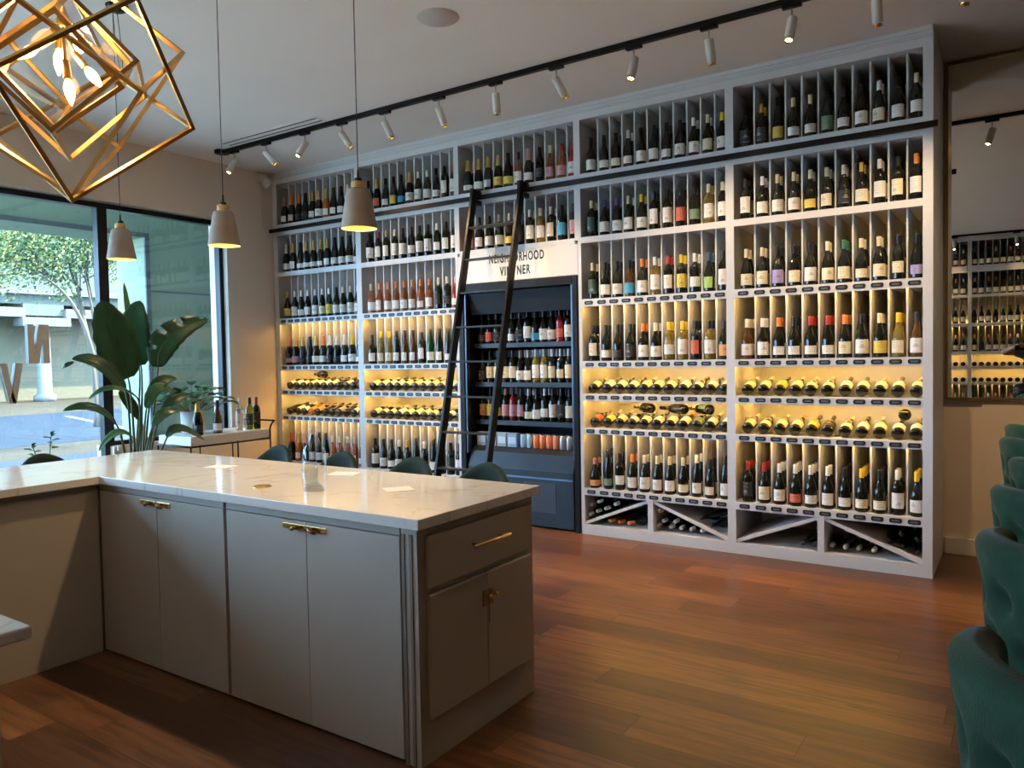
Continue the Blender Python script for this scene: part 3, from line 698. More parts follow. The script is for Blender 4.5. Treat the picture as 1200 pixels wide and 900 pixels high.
# ------------------------------------------------------------ pendants
m_shade = noisy('shade_clay', (.36, .29, .23), (.40, .33, .265), 20, .65)
m_shin = mat('shade_inner', (.9, .75, .45), .5)
m_wood = mat('shade_collar', (.70, .44, .14), .4)
m_bulb = mat('bulb_glow', (1, .8, .4), .5, emit=(1, .66, .22), es=BULB_E * .5)
PND = [(-3.42, 2.098, 'clay pendant lamp over the counter nearest the window corner', 'a'), (-2.454, 2.081, 'clay pendant lamp hanging over the middle of the island', 'b'), (-4.39, 2.115, 'clay pendant lamp hanging in front of the window', 'c')]
PND = [(-2.454, 2.081, 'clay pendant lamp hanging over the island above the glass bottle', 0), (-3.42, 2.098, 'clay pendant lamp between the island one and the window one', 1), (-4.39, 2.112, 'clay pendant lamp hanging in front of the window', 1)]
for x, z, lab, swag in PND:
    t = thing('pendant_lamp', (x, -3.15, z), lab, 'pendant lamp', 'pendant lamps over the counter')
    pr = [(.079, 0), (.080, .004), (.0535, .160), (.050, .170), (.042, .175), (.0, .176)]
    inn = [(.0775, .001), (.052, .155), (.045, .166), (.0, .168)]
    MB().lathe(pr, 32).build('shade', m_shade, t, recalc=False)
    MB().lathe(inn[::-1], 32).lathe([(.0775, .001), (.079, 0)], 32).build('shade_lining', m_shin, t, recalc=False)
    MB().lathe([(.030, .174), (.031, .178), (.031, .203), (.029, .206), (0, .206)], 24).build('collar', m_wood, t)
    MB().lathe([(.012, .205), (.016, .207), (.016, .222), (.006, .226), (.004, .26), (0, .26)], 16).build('cord_grip', m_blackp, t)
    MB().sphere(Vector((.074 * math.cos(-1.3), .074 * math.sin(-1.3) , .145)) * Vector((.8, .8, 1)).x, .004, 6).build('screw', m_blackp, t) if False else None
    MB().sphere(Vector((0, 0, .085)), .026, 10, (1, 1, 1.2)).cyl(Vector((0, 0, .11)), .014, .06, 12).build('bulb', m_bulb, t)
    zc = ZC - z
    if not swag:
        MB().tube([(0, 0, .25), (0, 0, zc)], .0022, 6).build('cord', m_blackp, t); MB().cyl(Vector((0, 0, zc - .03)), .05, .03, 20).build('ceiling_canopy', m_blackp, t)
    else:
        sx = .045 if x < -4 else .17
        MB().tube([(0, 0, .25), (0, 0, zc - .025)], .0022, 6).build('cord', m_blackp, t)
        dep = .42 if x < -4 else .17
        MB().tube(bezier((0, 0, zc - .02), (.02, 0, zc - dep * .9), (sx + .10, 0, zc - dep * 1.6), (sx, 0, zc - .03), 20), .0022, 6).build('swag_cord', m_blackp, t)
        MB().tube([(0, 0, zc), (0, 0, zc - .012), (.006, 0, zc - .024), (0, 0, zc - .032)], .003, 6).build('ceiling_hook', m_blackp, t)
        MB().lathe([(.0, -.034), (.03, -.034), (.055, -.02), (.062, 0), (0, 0)], 24, Matrix.Translation((sx, 0, zc))).build('ceiling_canopy', m_blackp, t)
    li = bpy.data.lights.new('pendant_glow', 'SPOT'); li.energy = PEND_W; li.color = (1, .70, .36); li.spot_size = 2.1; li.spot_blend = .6; li.shadow_soft_size = .03
    lo = bpy.data.objects.new('pendant_glow', li); COL.objects.link(lo); lo.parent = t; lo.location = (0, 0, .04)

# ------------------------------------------------------------ track lights
tk = MB().box(-6.50, 3.2, -.95, -.912, ZC - .035, ZC - .001).cyl(Vector((-6.50, -.931, ZC - .031)), .07, .03, 20).build('light_track', m_black); tag(tk, 'long black ceiling track carrying the spotlights along the wine wall', 'light track')
m_lens = mat('spot_lens', (1, .8, .4), .4, emit=(1, .60, .18), es=45)
m_lensd = mat('spot_lens_side', (.75, .52, .18), .35, .6, emit=(1, .6, .2), es=.6)
# x on the track, tilt direction (dx, dy), glowing
SP = [(-6.306, -.10, -.55, 1), (-5.839, .75, .35, 0), (-5.31, -.25, -.55, 1), (-4.842, .55, .30, 0), (-4.346, .40, .25, 0), (-3.777, .25, .25, 0), (-3.239, -.12, .30, 0), (-2.721, .42, .35, 0),
      (-2.13, -.05, -.35, 1), (-1.625, .0, .45, 0), (-1.129, -.05, -.40, 1), (-.68, .0, .45, 0), (-.237, -.25, .35, 1), (.255, -.2, .6, 1), (.75, -.2, .5, 1)]  # last two hang out of view, added to light the cabinet end and wall
for k, (x, dx, dy, on_) in enumerate(SP):
    zt = ZC - .035
    t = thing('spotlight', (x, -.931, zt), 'white cylinder spotlight, %s on the ceiling track from the window end' % ['first','second','third','fourth','fifth','sixth','seventh','eighth','ninth','tenth','eleventh','twelfth','thirteenth','added fourteenth','added last'][k], 'spotlight', 'spotlights on the ceiling track')
    MB().box(-.055, .055, -.017, .017, -.022, 0).build('adapter', m_black, t, bevel=.003)
    MB().tube([(0, 0, -.02), (0, 0, -.10)], .0045, 8).build('stem', m_steel, t)
    d = Vector((dx, dy, -1)).normalized(); q = (-d).to_track_quat('Z', 'Y').to_matrix().to_4x4()
    T = Matrix.Translation((0, 0, -.10)) @ q
    MB().lathe([(0, .02), (.027, .02), (.0285, .017), (.0285, -.115), (.026, -.118), (.0, -.118)], 20, T).build('barrel', m_spotw, t)
    MB().lathe([(.024, -.117), (.0245, -.137), (.021, -.137), (.019, -.122), (0, -.122)], 20, T).build('nose', m_brass, t)
    MB().lathe([(.018, -.1235), (.017, -.130), (.010, -.134), (0, -.135)], 16, T).build('lens', m_lens if on_ else m_lensd, t)
    li = bpy.data.lights.new('spot_beam', 'SPOT'); li.energy = SPOT_W * (.35 if x > -.5 else 1); li.color = (1, .68, .36); li.spot_size = 1.5; li.spot_blend = .8; li.shadow_soft_size = .02
    lo = bpy.data.objects.new('spot_beam', li); COL.objects.link(lo); lo.parent = t; lo.matrix_local = T @ Matrix.Translation((0, 0, -.145))

o = MB().box(-4.2, 3.2, -8.95, -8.912, ZC - .035, ZC - .001).build('light_track', m_black); tag(o, 'black ceiling track along the opposite wall, seen in the mirror', 'light track')
for k in range(8):
    x = -3.9 + k * .95; src = [q for q in S.objects if q.name == 'spotlight.008'][0]
    c = copytree(src); c.location = (x, -8.931, ZC - .035); c.rotation_euler = (0, 0, PI); c['label'] = 'spotlight on the opposite wall track, %s from its window end' % ORD[k]; c['group'] = 'spotlights of the opposite wall track'
# ceiling details
o = MB().lathe([(0, -.008), (.122, -.008), (.130, -.002), (.130, 0), (0, 0)], 40).build('ceiling_speaker', mat('speaker_grille', (.56, .50, .46), .7)); o.location = (-2.95, -1.95, ZC); tag(o, 'round white speaker flush in the ceiling', 'speaker')
t = thing('air_vent', (-5.64, -1.035, ZC), 'long twin-slot air vent in the ceiling beside the track', 'vent')
MB().box(-.66, .66, -.075, .065, -.004, 0).build('vent_plate', m_ceil, t)
for yy in (-.042, .03): MB().box(-.635, .635, yy - .008, yy + .008, -.006, -.003).build('slot', m_blackp, t)
pc = Vector((-6.90, -.16, 3.46)); t = thing('security_camera', pc, 'small white security camera in the corner above the shelves', 'camera')
MB().box(-.02, .05, -.04, .04, -.01, .07).build('mount', m_white, t, bevel=.006)
MB().lathe([(0, .07), (.035, .07), (.042, .05), (.042, 0), (.0, 0)], 20, Matrix.Translation((.07, -.01, -.05)) @ Matrix.Rotation(1.1, 4, 'Y')).build('housing', m_white, t)
MB().sphere(Vector((.075, -.02, -.045)), .030, 10).build('lens', m_blackp, t)
MB().tube(bezier((.0, 0, -.01), (.0, -.02, -.3), (.02, -.06, -.45), (.0, .05, -.62)), .003, 6).build('cable', m_white, t)

# ------------------------------------------------------------ geometric chandelier
Q = Vector((-2.315, -4.476, 2.346)); QA = Vector((-2.307, -4.469, 2.376))
CUB = {'C': [(0.0644, -0.0933, 0.1876), (0.1544, 0.1403, 0.0204), (0.1276, -0.1226, -0.1194)], 'D': [(0.1606, -0.0972, 0.0738), (0.0148, 0.1268, 0.1618), (0.1211, 0.1134, -0.1177)],
       'M': [(0.06, 0.0593, -0.1241), (0.0891, 0.0863, 0.0844), (0.1071, -0.1051, -0.0007)], 'A': [(0.0866, 0.0016, 0.078), (0.0501, 0.0875, -0.0591), (0.0582, -0.0776, -0.0651)]}
CUB = {k: [tuple(v[q][c] for q in range(3)) for c in range(3)] for k, v in CUB.items()}
t = thing('cube_chandelier', Q, 'gilded geometric chandelier of nested open cubes with candle bulbs', 'chandelier')
for nm, H in CUB.items():
    H = [Vector(x) for x in H]; off = (QA - Q) if nm == 'A' else Vector((0, 0, 0)); mb = MB(); wd = .0115 if nm != 'A' else .013
    for ax in range(3):
        o1, o2 = [q for q in range(3) if q != ax]
        for s1 in (1, -1):
            for s2 in (1, -1):
                m_ = H[o1] * s1 + H[o2] * s2 + off; e = H[ax] * (1 + wd / 2 / H[ax].length)
                mb.bar(m_ - e, m_ + e, wd, wd, H[o1].normalized())
    mb.build('cube_frame', m_gold, t)
    if nm == 'A':
        g = MB()
        for ax in range(3):
            o1, o2 = [q for q in range(3) if q != ax]
            for s in (1, -1):
                b = len(g.v); c_ = off + H[ax] * s * .98
                for (p_, q_) in ((1, 1), (1, -1), (-1, -1), (-1, 1)): g.v.append(c_ + H[o1] * p_ * .95 + H[o2] * q_ * .95)
                g.face([b, b + 1, b + 2, b + 3])
        go = g.build('glass_box', m_thin, t)
m_candle = mat('candle_bulb', (1, .8, .5), .3, emit=(1, .50, .13), es=BULB_E)
hub = at(73, 28, 2.2) - Q
MB().tube([hub, Vector((hub.x, hub.y, ZC - Q.z))], .007, 8).build('stem', m_gold, t)
MB().cyl(Vector((hub.x, hub.y, ZC - Q.z - .03)), .065, .03, 24).build('ceiling_canopy', m_gold, t)
mb = MB(); mb.sphere(hub, .02, 8)
for (u, v, dd, au, av) in ((42, 56, 2.17, -1, .55), (69, 62, 2.24, 0, 1), (103, 82, 2.20, .8, 1), (80, 96, 2.12, .15, 1)):
    pb = at(u, v, dd) - Q; ad = (at(u + au * 10, v + av * 10, dd) - at(u, v, dd)).normalized()
    st = pb - ad * .055
    MB().tube([hub, (hub + st) / 2 + Vector((0, 0, -.005)), st], .005, 8).build('arm', m_gold, t)
    q = ad.to_track_quat('Z', 'Y').to_matrix().to_4x4(); T = Matrix.Translation(pb) @ q
    MB().lathe([(0, -.06), (.010, -.06), (.0105, -.012), (.012, -.008), (0, -.006)], 14, T).build('candle_sleeve', m_gold, t)
    MB().lathe([(.007, -.006), (.012, .006), (.0145, .020), (.0125, .036), (.008, .052), (.002, .066), (0, .067)], 16, T).build('candle_bulb', m_candle, t)
mb.build('hub', m_gold, t)
li = bpy.data.lights.new('chandelier_glow', 'POINT'); li.energy = 9; li.color = (1, .68, .36); li.shadow_soft_size = .05
lo = bpy.data.objects.new('chandelier_glow', li); COL.objects.link(lo); lo.parent = t; lo.location = hub + Vector((0.02, -.02, -.11))

# ------------------------------------------------------------ seats
def sstep(x): x = max(0, min(1, x)); return x * x * (3 - 2 * x)
def chair(loc, rz, label, group):
    """high-backed tufted chair; faces local +x, back at local -x"""
    t = thing('tufted_chair', loc, label, 'chair', group, rz)
    R0 = .335; A1 = 1.30
    def topz(th): return 1.05 - .035 * sstep((abs(th) - .4) / 1.4)
    def outer(th, z):
        lean = .055 * (z - .45) / .6
        r = R0 - .035 + lean * 1.2
        # tufts in a diamond lattice
        L = .13; a = th * R0
        d = 0
        for j in range(-1, 6):
            zz = .45 + j * .115; sh = (j % 2) * L / 2
            aa = round((a - sh) / L) * L + sh
            q = ((a - aa) ** 2 + (z - zz) ** 2)
            d += math.exp(-q / .0010)
        f_ = sstep((topz(th) - .03 - z) / .07) * sstep((A1 - abs(th)) / .3)
        return r + .012 - .046 * d * f_
    def fn(u, v):
        th = (u - .5) * 2 * A1; tz = topz(th); zb = .40; T2 = .075
        endk = sstep((1 - abs(2 * u - 1)) / .06)
        if v < .62:
            z = zb + (tz - .03 - zb) * (v / .62); r = outer(th, z)
            r = r - (1 - endk) * .04
        elif v < .78:
            k = (v - .62) / .16 * PI; r0 = outer(th, tz - .03); r = r0 - T2 / 2 * (1 - math.cos(k)); z = tz - .03 + .032 * math.sin(k)
            r = r - (1 - endk) * .04 * math.cos(k) if endk < 1 else r
        else:
            k = (v - .78) / .22; z = tz - .03 - (tz - .03 - .46) * k; r = outer(th, tz - .03) - T2 - .01 * math.sin(k * PI) - .02 * k
            r = max(r, .12) + (1 - endk) * .03
        return (-r * math.cos(th), r * math.sin(th) * .96, z)
    MB().grid(fn, 96, 54).build('backrest', m_green, t)
    MB().lathe([(0, .40), (.24, .40), (.265, .42), (.27, .45), (.262, .485), (.23, .505), (0, .515)], 36).build('seat', m_green, t)
    for sx in (-1, 1):
        for sy in (-1, 1):
            MB().tube([(sx * .17, sy * .17, .41), (sx * .28, sy * .26, 0)], [.013, .009], 10).build('leg', mat('leg_white', (.75, .70, .62), .3, .4), t)
    return t
CH = [(.262, -4.18, 1.0, 'nearest green tufted velvet chair by the walkway'), (.265, -3.34, .9, 'green tufted velvet chair, second along the row'), (.27, -2.54, 1.0, 'green tufted velvet chair, third along the row'),
      (.31, -1.74, 1.0, 'green tufted velvet chair, fourth along the row'), (.26, -.90, .95, 'green tufted velvet chair, fifth along the row'), (.27, -.08, 1.0, 'green tufted velvet chair, last of the row beneath the mirror')]
for x, y, rz, lab in CH: chair((x, y, 0), rz, lab, 'green chairs in the row by the mirror wall')
def stool(loc, rz, label):
    t = thing('counter_stool', loc, label, 'stool', 'dark green stools around the counter', rz)
    def fn(u, v):
        th = (u - .5) * 2 * 1.5; tz = .912 - 3.2 * (.235 * math.sin(th)) ** 2 * (1 if abs(th) < 1.5 else 1); zb = .60
        if v < .45: r = .235 + .02 * v; z = zb + (tz - zb) * v / .45
        elif v < .6: k = (v - .45) / .15 * PI; r = .244 - .018 * (1 - math.cos(k)); z = tz + .016 * math.sin(k)
        else: k = (v - .6) / .4; r = .208; z = tz + (zb - tz) * k
        return (-r * math.cos(th), r * math.sin(th), z)
    MB().grid(fn, 40, 24).build('backrest', m_stool, t)
    MB().lathe([(0, .57), (.19, .57), (.215, .585), (.215, .63), (.20, .655), (0, .665)], 32).build('seat', m_stool, t)
    for sx in (-1, 1):
        for sy in (-1, 1): MB().tube([(sx * .13, sy * .13, .575), (sx * .20, sy * .20, 0)], [.013, .009], 8).build('leg', m_black, t)
    MB().tube([Vector((.175 * math.cos(a), .175 * math.sin(a), .22)) for a in [2 * PI * k / 24 for k in range(25)]], .007, 6, False).build('foot_ring', m_black, t)
ST = [(-2.42, -2.47, -PI / 2, 'dark green stool tucked behind the island, nearest the cooler'), (-2.945, -2.47, -PI / 2, 'dark green stool behind the island, in front of the ladder'), (-3.535, -2.47, -PI / 2, 'dark green stool behind the island near the glass bottle'),
      (-4.22, -2.40, -PI / 2, 'dark green stool at the window end of the island beyond the cart'), (-5.08, -3.22, 0, 'dark green stool on the window side of the counter beside the small seedling'), (-5.08, -3.70, 0, 'dark green stool on the window side of the counter, nearest the near corner')]
for x, y, rz, lab in ST: stool((x, y, 0), rz, lab)

# ------------------------------------------------------------ plants
m_leaf = noisy('leaf_dark', (.010, .055, .016), (.022, .10, .028), 6, .32)
m_leafl = noisy('leaf_light', (.030, .12, .040), (.06, .20, .07), 6, .35)
m_stalk = noisy('stalk', (.06, .07, .03), (.10, .12, .04), 20, .5)
def leafmesh(pts, wd, nrm, fold=.35, split=0, n=22, prof=None):
    """blade along a 3D spine; nrm is the face direction"""
    mb = MB(); L = len(pts) - 1; rows = []
    for i, p in enumerate(pts):
        t = i / L; d = (pts[min(i + 1, L)] - pts[max(i - 1, 0)]).normalized()
        s = d.cross(nrm).normalized(); nn = s.cross(d)
        w_ = wd * (math.sin(PI * min(1, t * .98 + .02) ** .8) ** .6 if prof is None else prof(t))
        wob = 1 + .04 * math.sin(i * 1.7)
        rows.append([p + s * w_ * a * math.cos(fold) * wob + nn * (w_ * abs(a) * math.sin(fold)) - nn * (.25 * w_ * a * a * fold) for a in (-1, -.66, -.33, 0, .33, .66, 1)])
    for i in range(L):
        b = len(mb.v); mb.v += rows[i] + rows[i + 1]
        for k in range(6):
            if split and i % split == 0 and k in (0, 1) and i > 3: continue
            mb.face([b + k, b + k + 1, b + 7 + k + 1, b + 7 + k], True)
    import bmesh
    return mb
def bm_weld(o):
    import bmesh
    bm = bmesh.new(); bm.from_mesh(o.data); bmesh.ops.remove_doubles(bm, verts=bm.verts, dist=1e-5); bm.to_mesh(o.data); bm.free()
    md = o.modifiers.new('thick', 'SOLIDIFY'); md.thickness = .0015
bx = Vector((-5.80, -2.33, 0))
plant = thing('bird_of_paradise_plant', bx, 'tall bird of paradise plant with broad leaves in front of the window', 'plant')
MB().lathe([(0, 0), (.15, 0), (.19, .36), (.20, .38), (.185, .38), (.175, .33), (0, .33)], 28).build('pot', mat('pot_white', (.6, .58, .55), .6), plant)
MB().cyl(Vector((0, 0, .32)), .172, .02, 24).build('soil', mat('soil', (.03, .02, .015), .9), plant)
# base px, start px, mid px, tip px, plane x, half width, face dir, fold, split
camdir = (CAM - bx).normalized()
LV = [((163, 530), (150, 443), (133, 395), (119, 352), -5.75, .165, (1, -.2, .1), .30, 0, 'm'),
      ((166, 530), (165, 428), (158, 385), (164, 352), -5.85, .115, (1, -.9, .1), .15, 0, 'm'),
      ((160, 530), (163, 430), (152, 380), (145, 330), -5.95, .055, (1, .5, .2), .25, 0, 'l'),
      ((172, 530), (185, 430), (200, 393), (245, 374), -5.70, .11, (1, -.6, .2), .15, 5, 'm'),
      ((158, 530), (146, 458), (118, 428), (84, 421), -5.65, .080, (.7, -.3, .8), .2, 0, 'm'),
      ((84, 421), (86, 424), (78, 428), (71, 432), -5.65, .020, (.7, -.3, .8), .2, 0, 'm'),
      ((160, 530), (160, 465), (130, 455), (103, 469), -5.60, .035, (.5, -.5, .9), .3, 0, 'l'),
      ((155, 530), (136, 497), (108, 478), (73, 482), -5.55, .060, (.5, -.3, .9), .2, 0, 'm'),
      ((150, 530), (155, 512), (135, 508), (115, 530), -5.5, .035, (.6, -.3, .8), .3, 0, 'l'),
      ((170, 530), (176, 470), (188, 448), (208, 444), -5.6, .055, (.8, -.5, .5), .2, 0, 'm'),
      ((168, 530), (172, 478), (185, 455), (205, 462), -5.55, .050, (.8, -.4, .6), .2, 0, 'l'),
      ((172, 530), (190, 482), (205, 468), (226, 462), -5.6, .040, (.8, -.6, .5), .2, 0, 'm'),
      ((168, 530), (180, 498), (195, 483), (215, 480), -5.5, .045, (.7, -.5, .6), .2, 0, 'm'),
      ((175, 530), (196, 512), (212, 502), (240, 516), -5.5, .045, (.6, -.5, .7), .25, 0, 'm'),
      ((165, 530), (165, 492), (150, 470), (140, 458), -5.9, .05, (.9, -.2, .4), .2, 0, 'm')]
for (b0, s0, mpx, tpx, X, hw, nd, fold, sp, mk) in LV:
    s_ = on(*s0, 0, X) - bx; m_ = on(*mpx, 0, X + .02) - bx; e_ = on(*tpx, 0, X - .02) - bx
    nd = Vector(nd)
    c1 = m_ * 2 - (s_ + e_) * .5
    if b0[1] == 530:
        r0 = Vector(((b0[0] - 163) * .004, (b0[0] - 163) * .006, .33)); u0 = on(*b0, 0, X) - bx
        MB().tube(bezier(r0, (r0 * .4 + u0 * .6), s_ + (s_ - c1).normalized() * .1, s_, 12), [.013 - .0006 * k for k in range(13)], 8).build('stalk', m_stalk, plant)
    pts = bezier(s_, c1, e_, n=22)
    o = leafmesh(pts, hw, nd, fold, sp).build('leaf', m_leaf if mk == 'm' else m_leafl, plant, recalc=False); bm_weld(o)
    MB().tube(pts[:-3], [.005 - .0002 * k for k in range(len(pts) - 3)], 6).build('midrib', m_stalk, o)

# leafy plant in white ribbed pot on the cart
m_pot = noisy('pot_ribbed', (.58, .58, .54), (.66, .66, .62), 60, .6, stretch=(1, 1, .15), bump=.5)
pl = thing('potted_lily', (-6.22, -1.52, .862), 'leafy green plant in a white ribbed pot at the back of the cart', 'plant')
MB().lathe([(0, 0), (.085, 0), (.10, .02), (.105, .20), (.095, .20), (.088, .16), (0, .16)], 30).build('pot', m_pot, pl)
MB().cyl(Vector((0, 0, .15)), .088, .015, 20).build('soil', MATS['soil'], pl)
for k in range(46):
    a = random.uniform(0, 2 * PI); el = random.uniform(.2, 1.25); L = random.uniform(.20, .42)
    h0 = Vector((.03 * math.cos(a), .03 * math.sin(a), .16)); d = Vector((math.cos(a) * math.cos(el), math.sin(a) * math.cos(el), math.sin(el)))
    s_ = h0 + d * L * .6 + Vector((0, 0, .05)); e_ = s_ + Vector((d.x, d.y, d.z * .2 - .15)).normalized() * random.uniform(.12, .18)
    mid = (s_ + e_) / 2 + Vector((0, 0, .04))
    pts = bezier(s_, mid, e_, n=8)
    o = leafmesh(pts, random.uniform(.042, .066), Vector((0, 0, 1)) + d * .3, .3, 0).build('leaf', m_leaf if k % 3 else m_leafl, pl, recalc=False); bm_weld(o)
    MB().tube(bezier(h0, (h0 + s_) / 2 + Vector((0, 0, .02)), s_, n=5), .0025, 5).build('stalk', m_stalk, o)
sd = thing('seedling', (-5.9, -2.92, .0), 'small leafy seedling rising beside the window side stool', 'plant')
sdp = on(56, 520, 0, -5.9)
MB().lathe([(0, 0), (.09, 0), (.12, .42), (.105, .42), (0, .38)], 24).build('pot', MATS['pot_white'], sd)
for (u, v, hgt) in ((38, 522, 0), (60, 508, 0)):
    p1 = on(u, v, 0, -5.9) - sd.location
    MB().tube(bezier((0, 0, .38), (0, 0, .6), p1, n=8), .003, 6).build('stalk', m_stalk, sd)
    for q in range(7):
        a = q * 2.4; c_ = p1 - Vector((0, 0, .018 * q)); e_ = c_ + Vector((math.cos(a) * .05, math.sin(a) * .06, .02 - .003 * q))
        o = leafmesh(bezier(c_, (c_ + e_) / 2 + Vector((0, 0, .01)), e_, n=6), .014, Vector((.4, 0, 1)), .2).build('leaf', m_leafl, sd, recalc=False); bm_weld(o)

# ------------------------------------------------------------ bar cart
ct = thing('bar_cart', (-6.16, -1.335, 0), 'white topped bar cart with black tube frame by the window', 'cart'); C0 = Vector((-6.16, -1.335, 0))
MB().box(-.24, .24, -.41, .41, .782, .86).build('top_box', mat('cart_white', (.70, .68, .65), .4), ct, bevel=.004)
MB().box(-.22, .22, -.39, .39, .20, .22).build('lower_shelf', MATS['cart_white'], ct)
f = MB()
for sx in (-.245, .245):
    f.tube([(sx, -.415, .03), (sx, -.415, .775)], .008, 8)
    f.tube([(sx, .415, .03), (sx, .415, .86)] + bezier((sx, .415, .86), (sx, .425, .91), (sx, .47, .935), n=5)[1:], .008, 8)
    f.tube([(sx, -.415, .772), (sx, .415, .772)], .008, 8); f.tube([(sx, -.415, .21), (sx, .415, .21)], .008, 8); f.tube([(sx, .0, .21), (sx, .0, .772)], .006, 8)
f.tube([(-.245, .47, .935), (.245, .47, .935)], .008, 8)
for sy in (-.415, .415): f.tube([(-.245, sy, .772), (.245, sy, .772)], .008, 8); f.tube([(-.245, sy, .21), (.245, sy, .21)], .008, 8)
f.build('frame', m_black, ct)
for sx in (-.245, .245):
    for sy in (-.415, .415): MB().cyl(Vector((sx - .01, sy, .03)), .028, .02, 16, ax='x').build('caster', m_blackp, ct)
for (c_, x, y, lab) in (('ckgk', -6.0, -1.62, 'dark champagne bottle at the plant end of the cart'), ('bnkw', -6.03, -1.40, 'amber wine bottle on the cart right of the plant pot'), ('dtww3', -6.06, -1.14, 'clear pale wine bottle in the middle of the cart trio'),
                       ('dvkk', -6.05, -1.04, 'olive green wine bottle on the cart between clear and dark ones'), ('dkrk3', -6.05, -.965, 'dark wine bottle nearest the handle of the cart')):
    o = bottle(c_, (x, y, .861), '', 'bottles on the bar cart', (0, 0, .5)); o['label'] = lab

# ------------------------------------------------------------ letters hung in the window
m_letter = noisy('letter_face', (.42, .38, .32), (.50, .45, .38), 30, .7)
def LP(a, b, c, d):
    k = 6.985 / 6.9; y = CAM.y; return (y + (a - y) * k, y + (b - y) * k, 1.5 + (c - 1.5) * k, 1.5 + (d - 1.5) * k)
def letter(name, polys, y0, y1, z0, z1, lab):
    t = thing(name, (XL - .116, (y0 + y1) / 2, z0), lab, 'letter', 'letters fixed inside the window')
    T = Matrix(((0, 0, 1, 0), (1, 0, 0, -(y1 - y0) / 2), (0, 1, 0, 0), (0, 0, 0, 1)))
    W, H_ = y1 - y0, z1 - z0
    a = MB(); b = MB()
    for p_ in polys:
        q = [(x * W, z * H_) for x, z in p_]
        a.prism(q, Matrix.Translation((.045, 0, 0)) @ T, .006); b.prism(q, T, .045)
    b.build('letter_side', m_blackp, t); a.build('letter_face', m_letter, t)
letter('window_letter_n', [[(0, 0), (.30, 0), (.30, 1), (0, 1)], [(.70, 0), (1, 0), (1, 1), (.70, 1)], [(.30, 0), (.50, 0), (.70, .72), (.70, 1), (.52, 1), (.30, .28)]], *LP(-2.565, -2.395, 1.515, 1.845), 'reversed letter N fixed inside the window')
letter('window_letter_v', [[(0, 1), (.32, 1), (.52, .30), (.66, 0), (.36, 0)], [(.68, 1), (1, 1), (.66, 0), (.50, 0), (.45, .18)]], *LP(-2.785, -2.61, 1.19, 1.52), 'letter V fixed inside the window below the N')

# ------------------------------------------------------------ outside
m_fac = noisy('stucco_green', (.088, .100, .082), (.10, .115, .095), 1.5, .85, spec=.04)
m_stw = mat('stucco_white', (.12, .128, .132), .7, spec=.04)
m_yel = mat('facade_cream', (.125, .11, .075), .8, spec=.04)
m_asph_shade = noisy('asphalt_shade', (.020, .027, .038), (.026, .034, .045), 3, .85, spec=.04)  # bluish street shade put into the colour
m_conc_shade = noisy('concrete_shade', (.028, .038, .055), (.034, .046, .065), 2, .85, spec=.04)  # blue of the shaded near ground put into the colour
m_conc_sunlit = noisy('concrete_sunlit', (.045, .038, .028), (.054, .046, .035), 1.2, .9, spec=.04)  # warm tan of sunlit ground put into the colour
struct(MB().box(-14.1, XL - .3, -4.3, 30, -.2, -.10).build('sidewalk', m_conc_shade)); struct(MB().box(-14.1, XL - .3, -30, -4.3, -.2, -.10).build('bounce_paving', noisy('paving_light_bounce', (.68, .64, .56), (.74, .70, .62), 2, .9)))  # second slab: unseen pale ground, added to bounce sun onto the ceiling
struct(MB().box(-60, -14.1, -40, 60, -.2, -.11).build('pavement', m_conc_sunlit))
# shaded strip of street, its shade painted as dark bluish ground
shade_lane = MB(); T = Matrix.Translation((0, 0, -.11))
shade_lane.prism([(-16.8, -30), (-16.4, 3.5), (-19.5, 9), (-27, 14), (-27, 5.2), (-24.5, 4.0), (-25, -30)], T, .004); struct(shade_lane.build('shaded_road', m_asph_shade))
mk = MB(); mk.prism([(-18.4, 4.6), (-18.25, 4.75), (-24.6, 6.4), (-24.9, 6.3)], Matrix.Translation((0, 0, -.105)), .004); o = mk.build('parking_line', m_stw); struct(o)
# arcade of our own building
ar = MB(); x0, x1 = -10.7, -10.0
ar.box(x0, x1, .31, 6.0, -.1, 3.9); ar.box(x0, x1, -4.2, .31, 3.22, 3.9); ar.box(x0 - .05, XL - .3, -4.2, 6.0, 3.9, 4.05)
m_arc = noisy('stucco_arcade', (.25, .31, .22), (.29, .35, .26), 1.5, .85, spec=.04)
struct(ar.build('arcade_wall', m_arc))
tr = MB(); tr.box(x1, x1 + .03, .31, .37, -.1, 3.28); tr.box(x1, x1 + .03, -4.2, .31, 3.22, 3.28); tr.box(x1, x1 + .012, .37, 6, 2.485, 2.505); struct(tr.build('trim_3', m_stw))
struct(MB().box(x0, x1, -4.9, -4.2, -.1, 4.05).build('arcade_pillar', m_arc))
struct(MB().box(x0, XL - .3, 6.0, 6.3, -.1, 3.9).build('arcade_end_wall', m_arc))
struct(MB().box(XL - .3, XR + .2, YB + .2, 14, -.1, 6.0).build('neighbour_wall', m_fac))
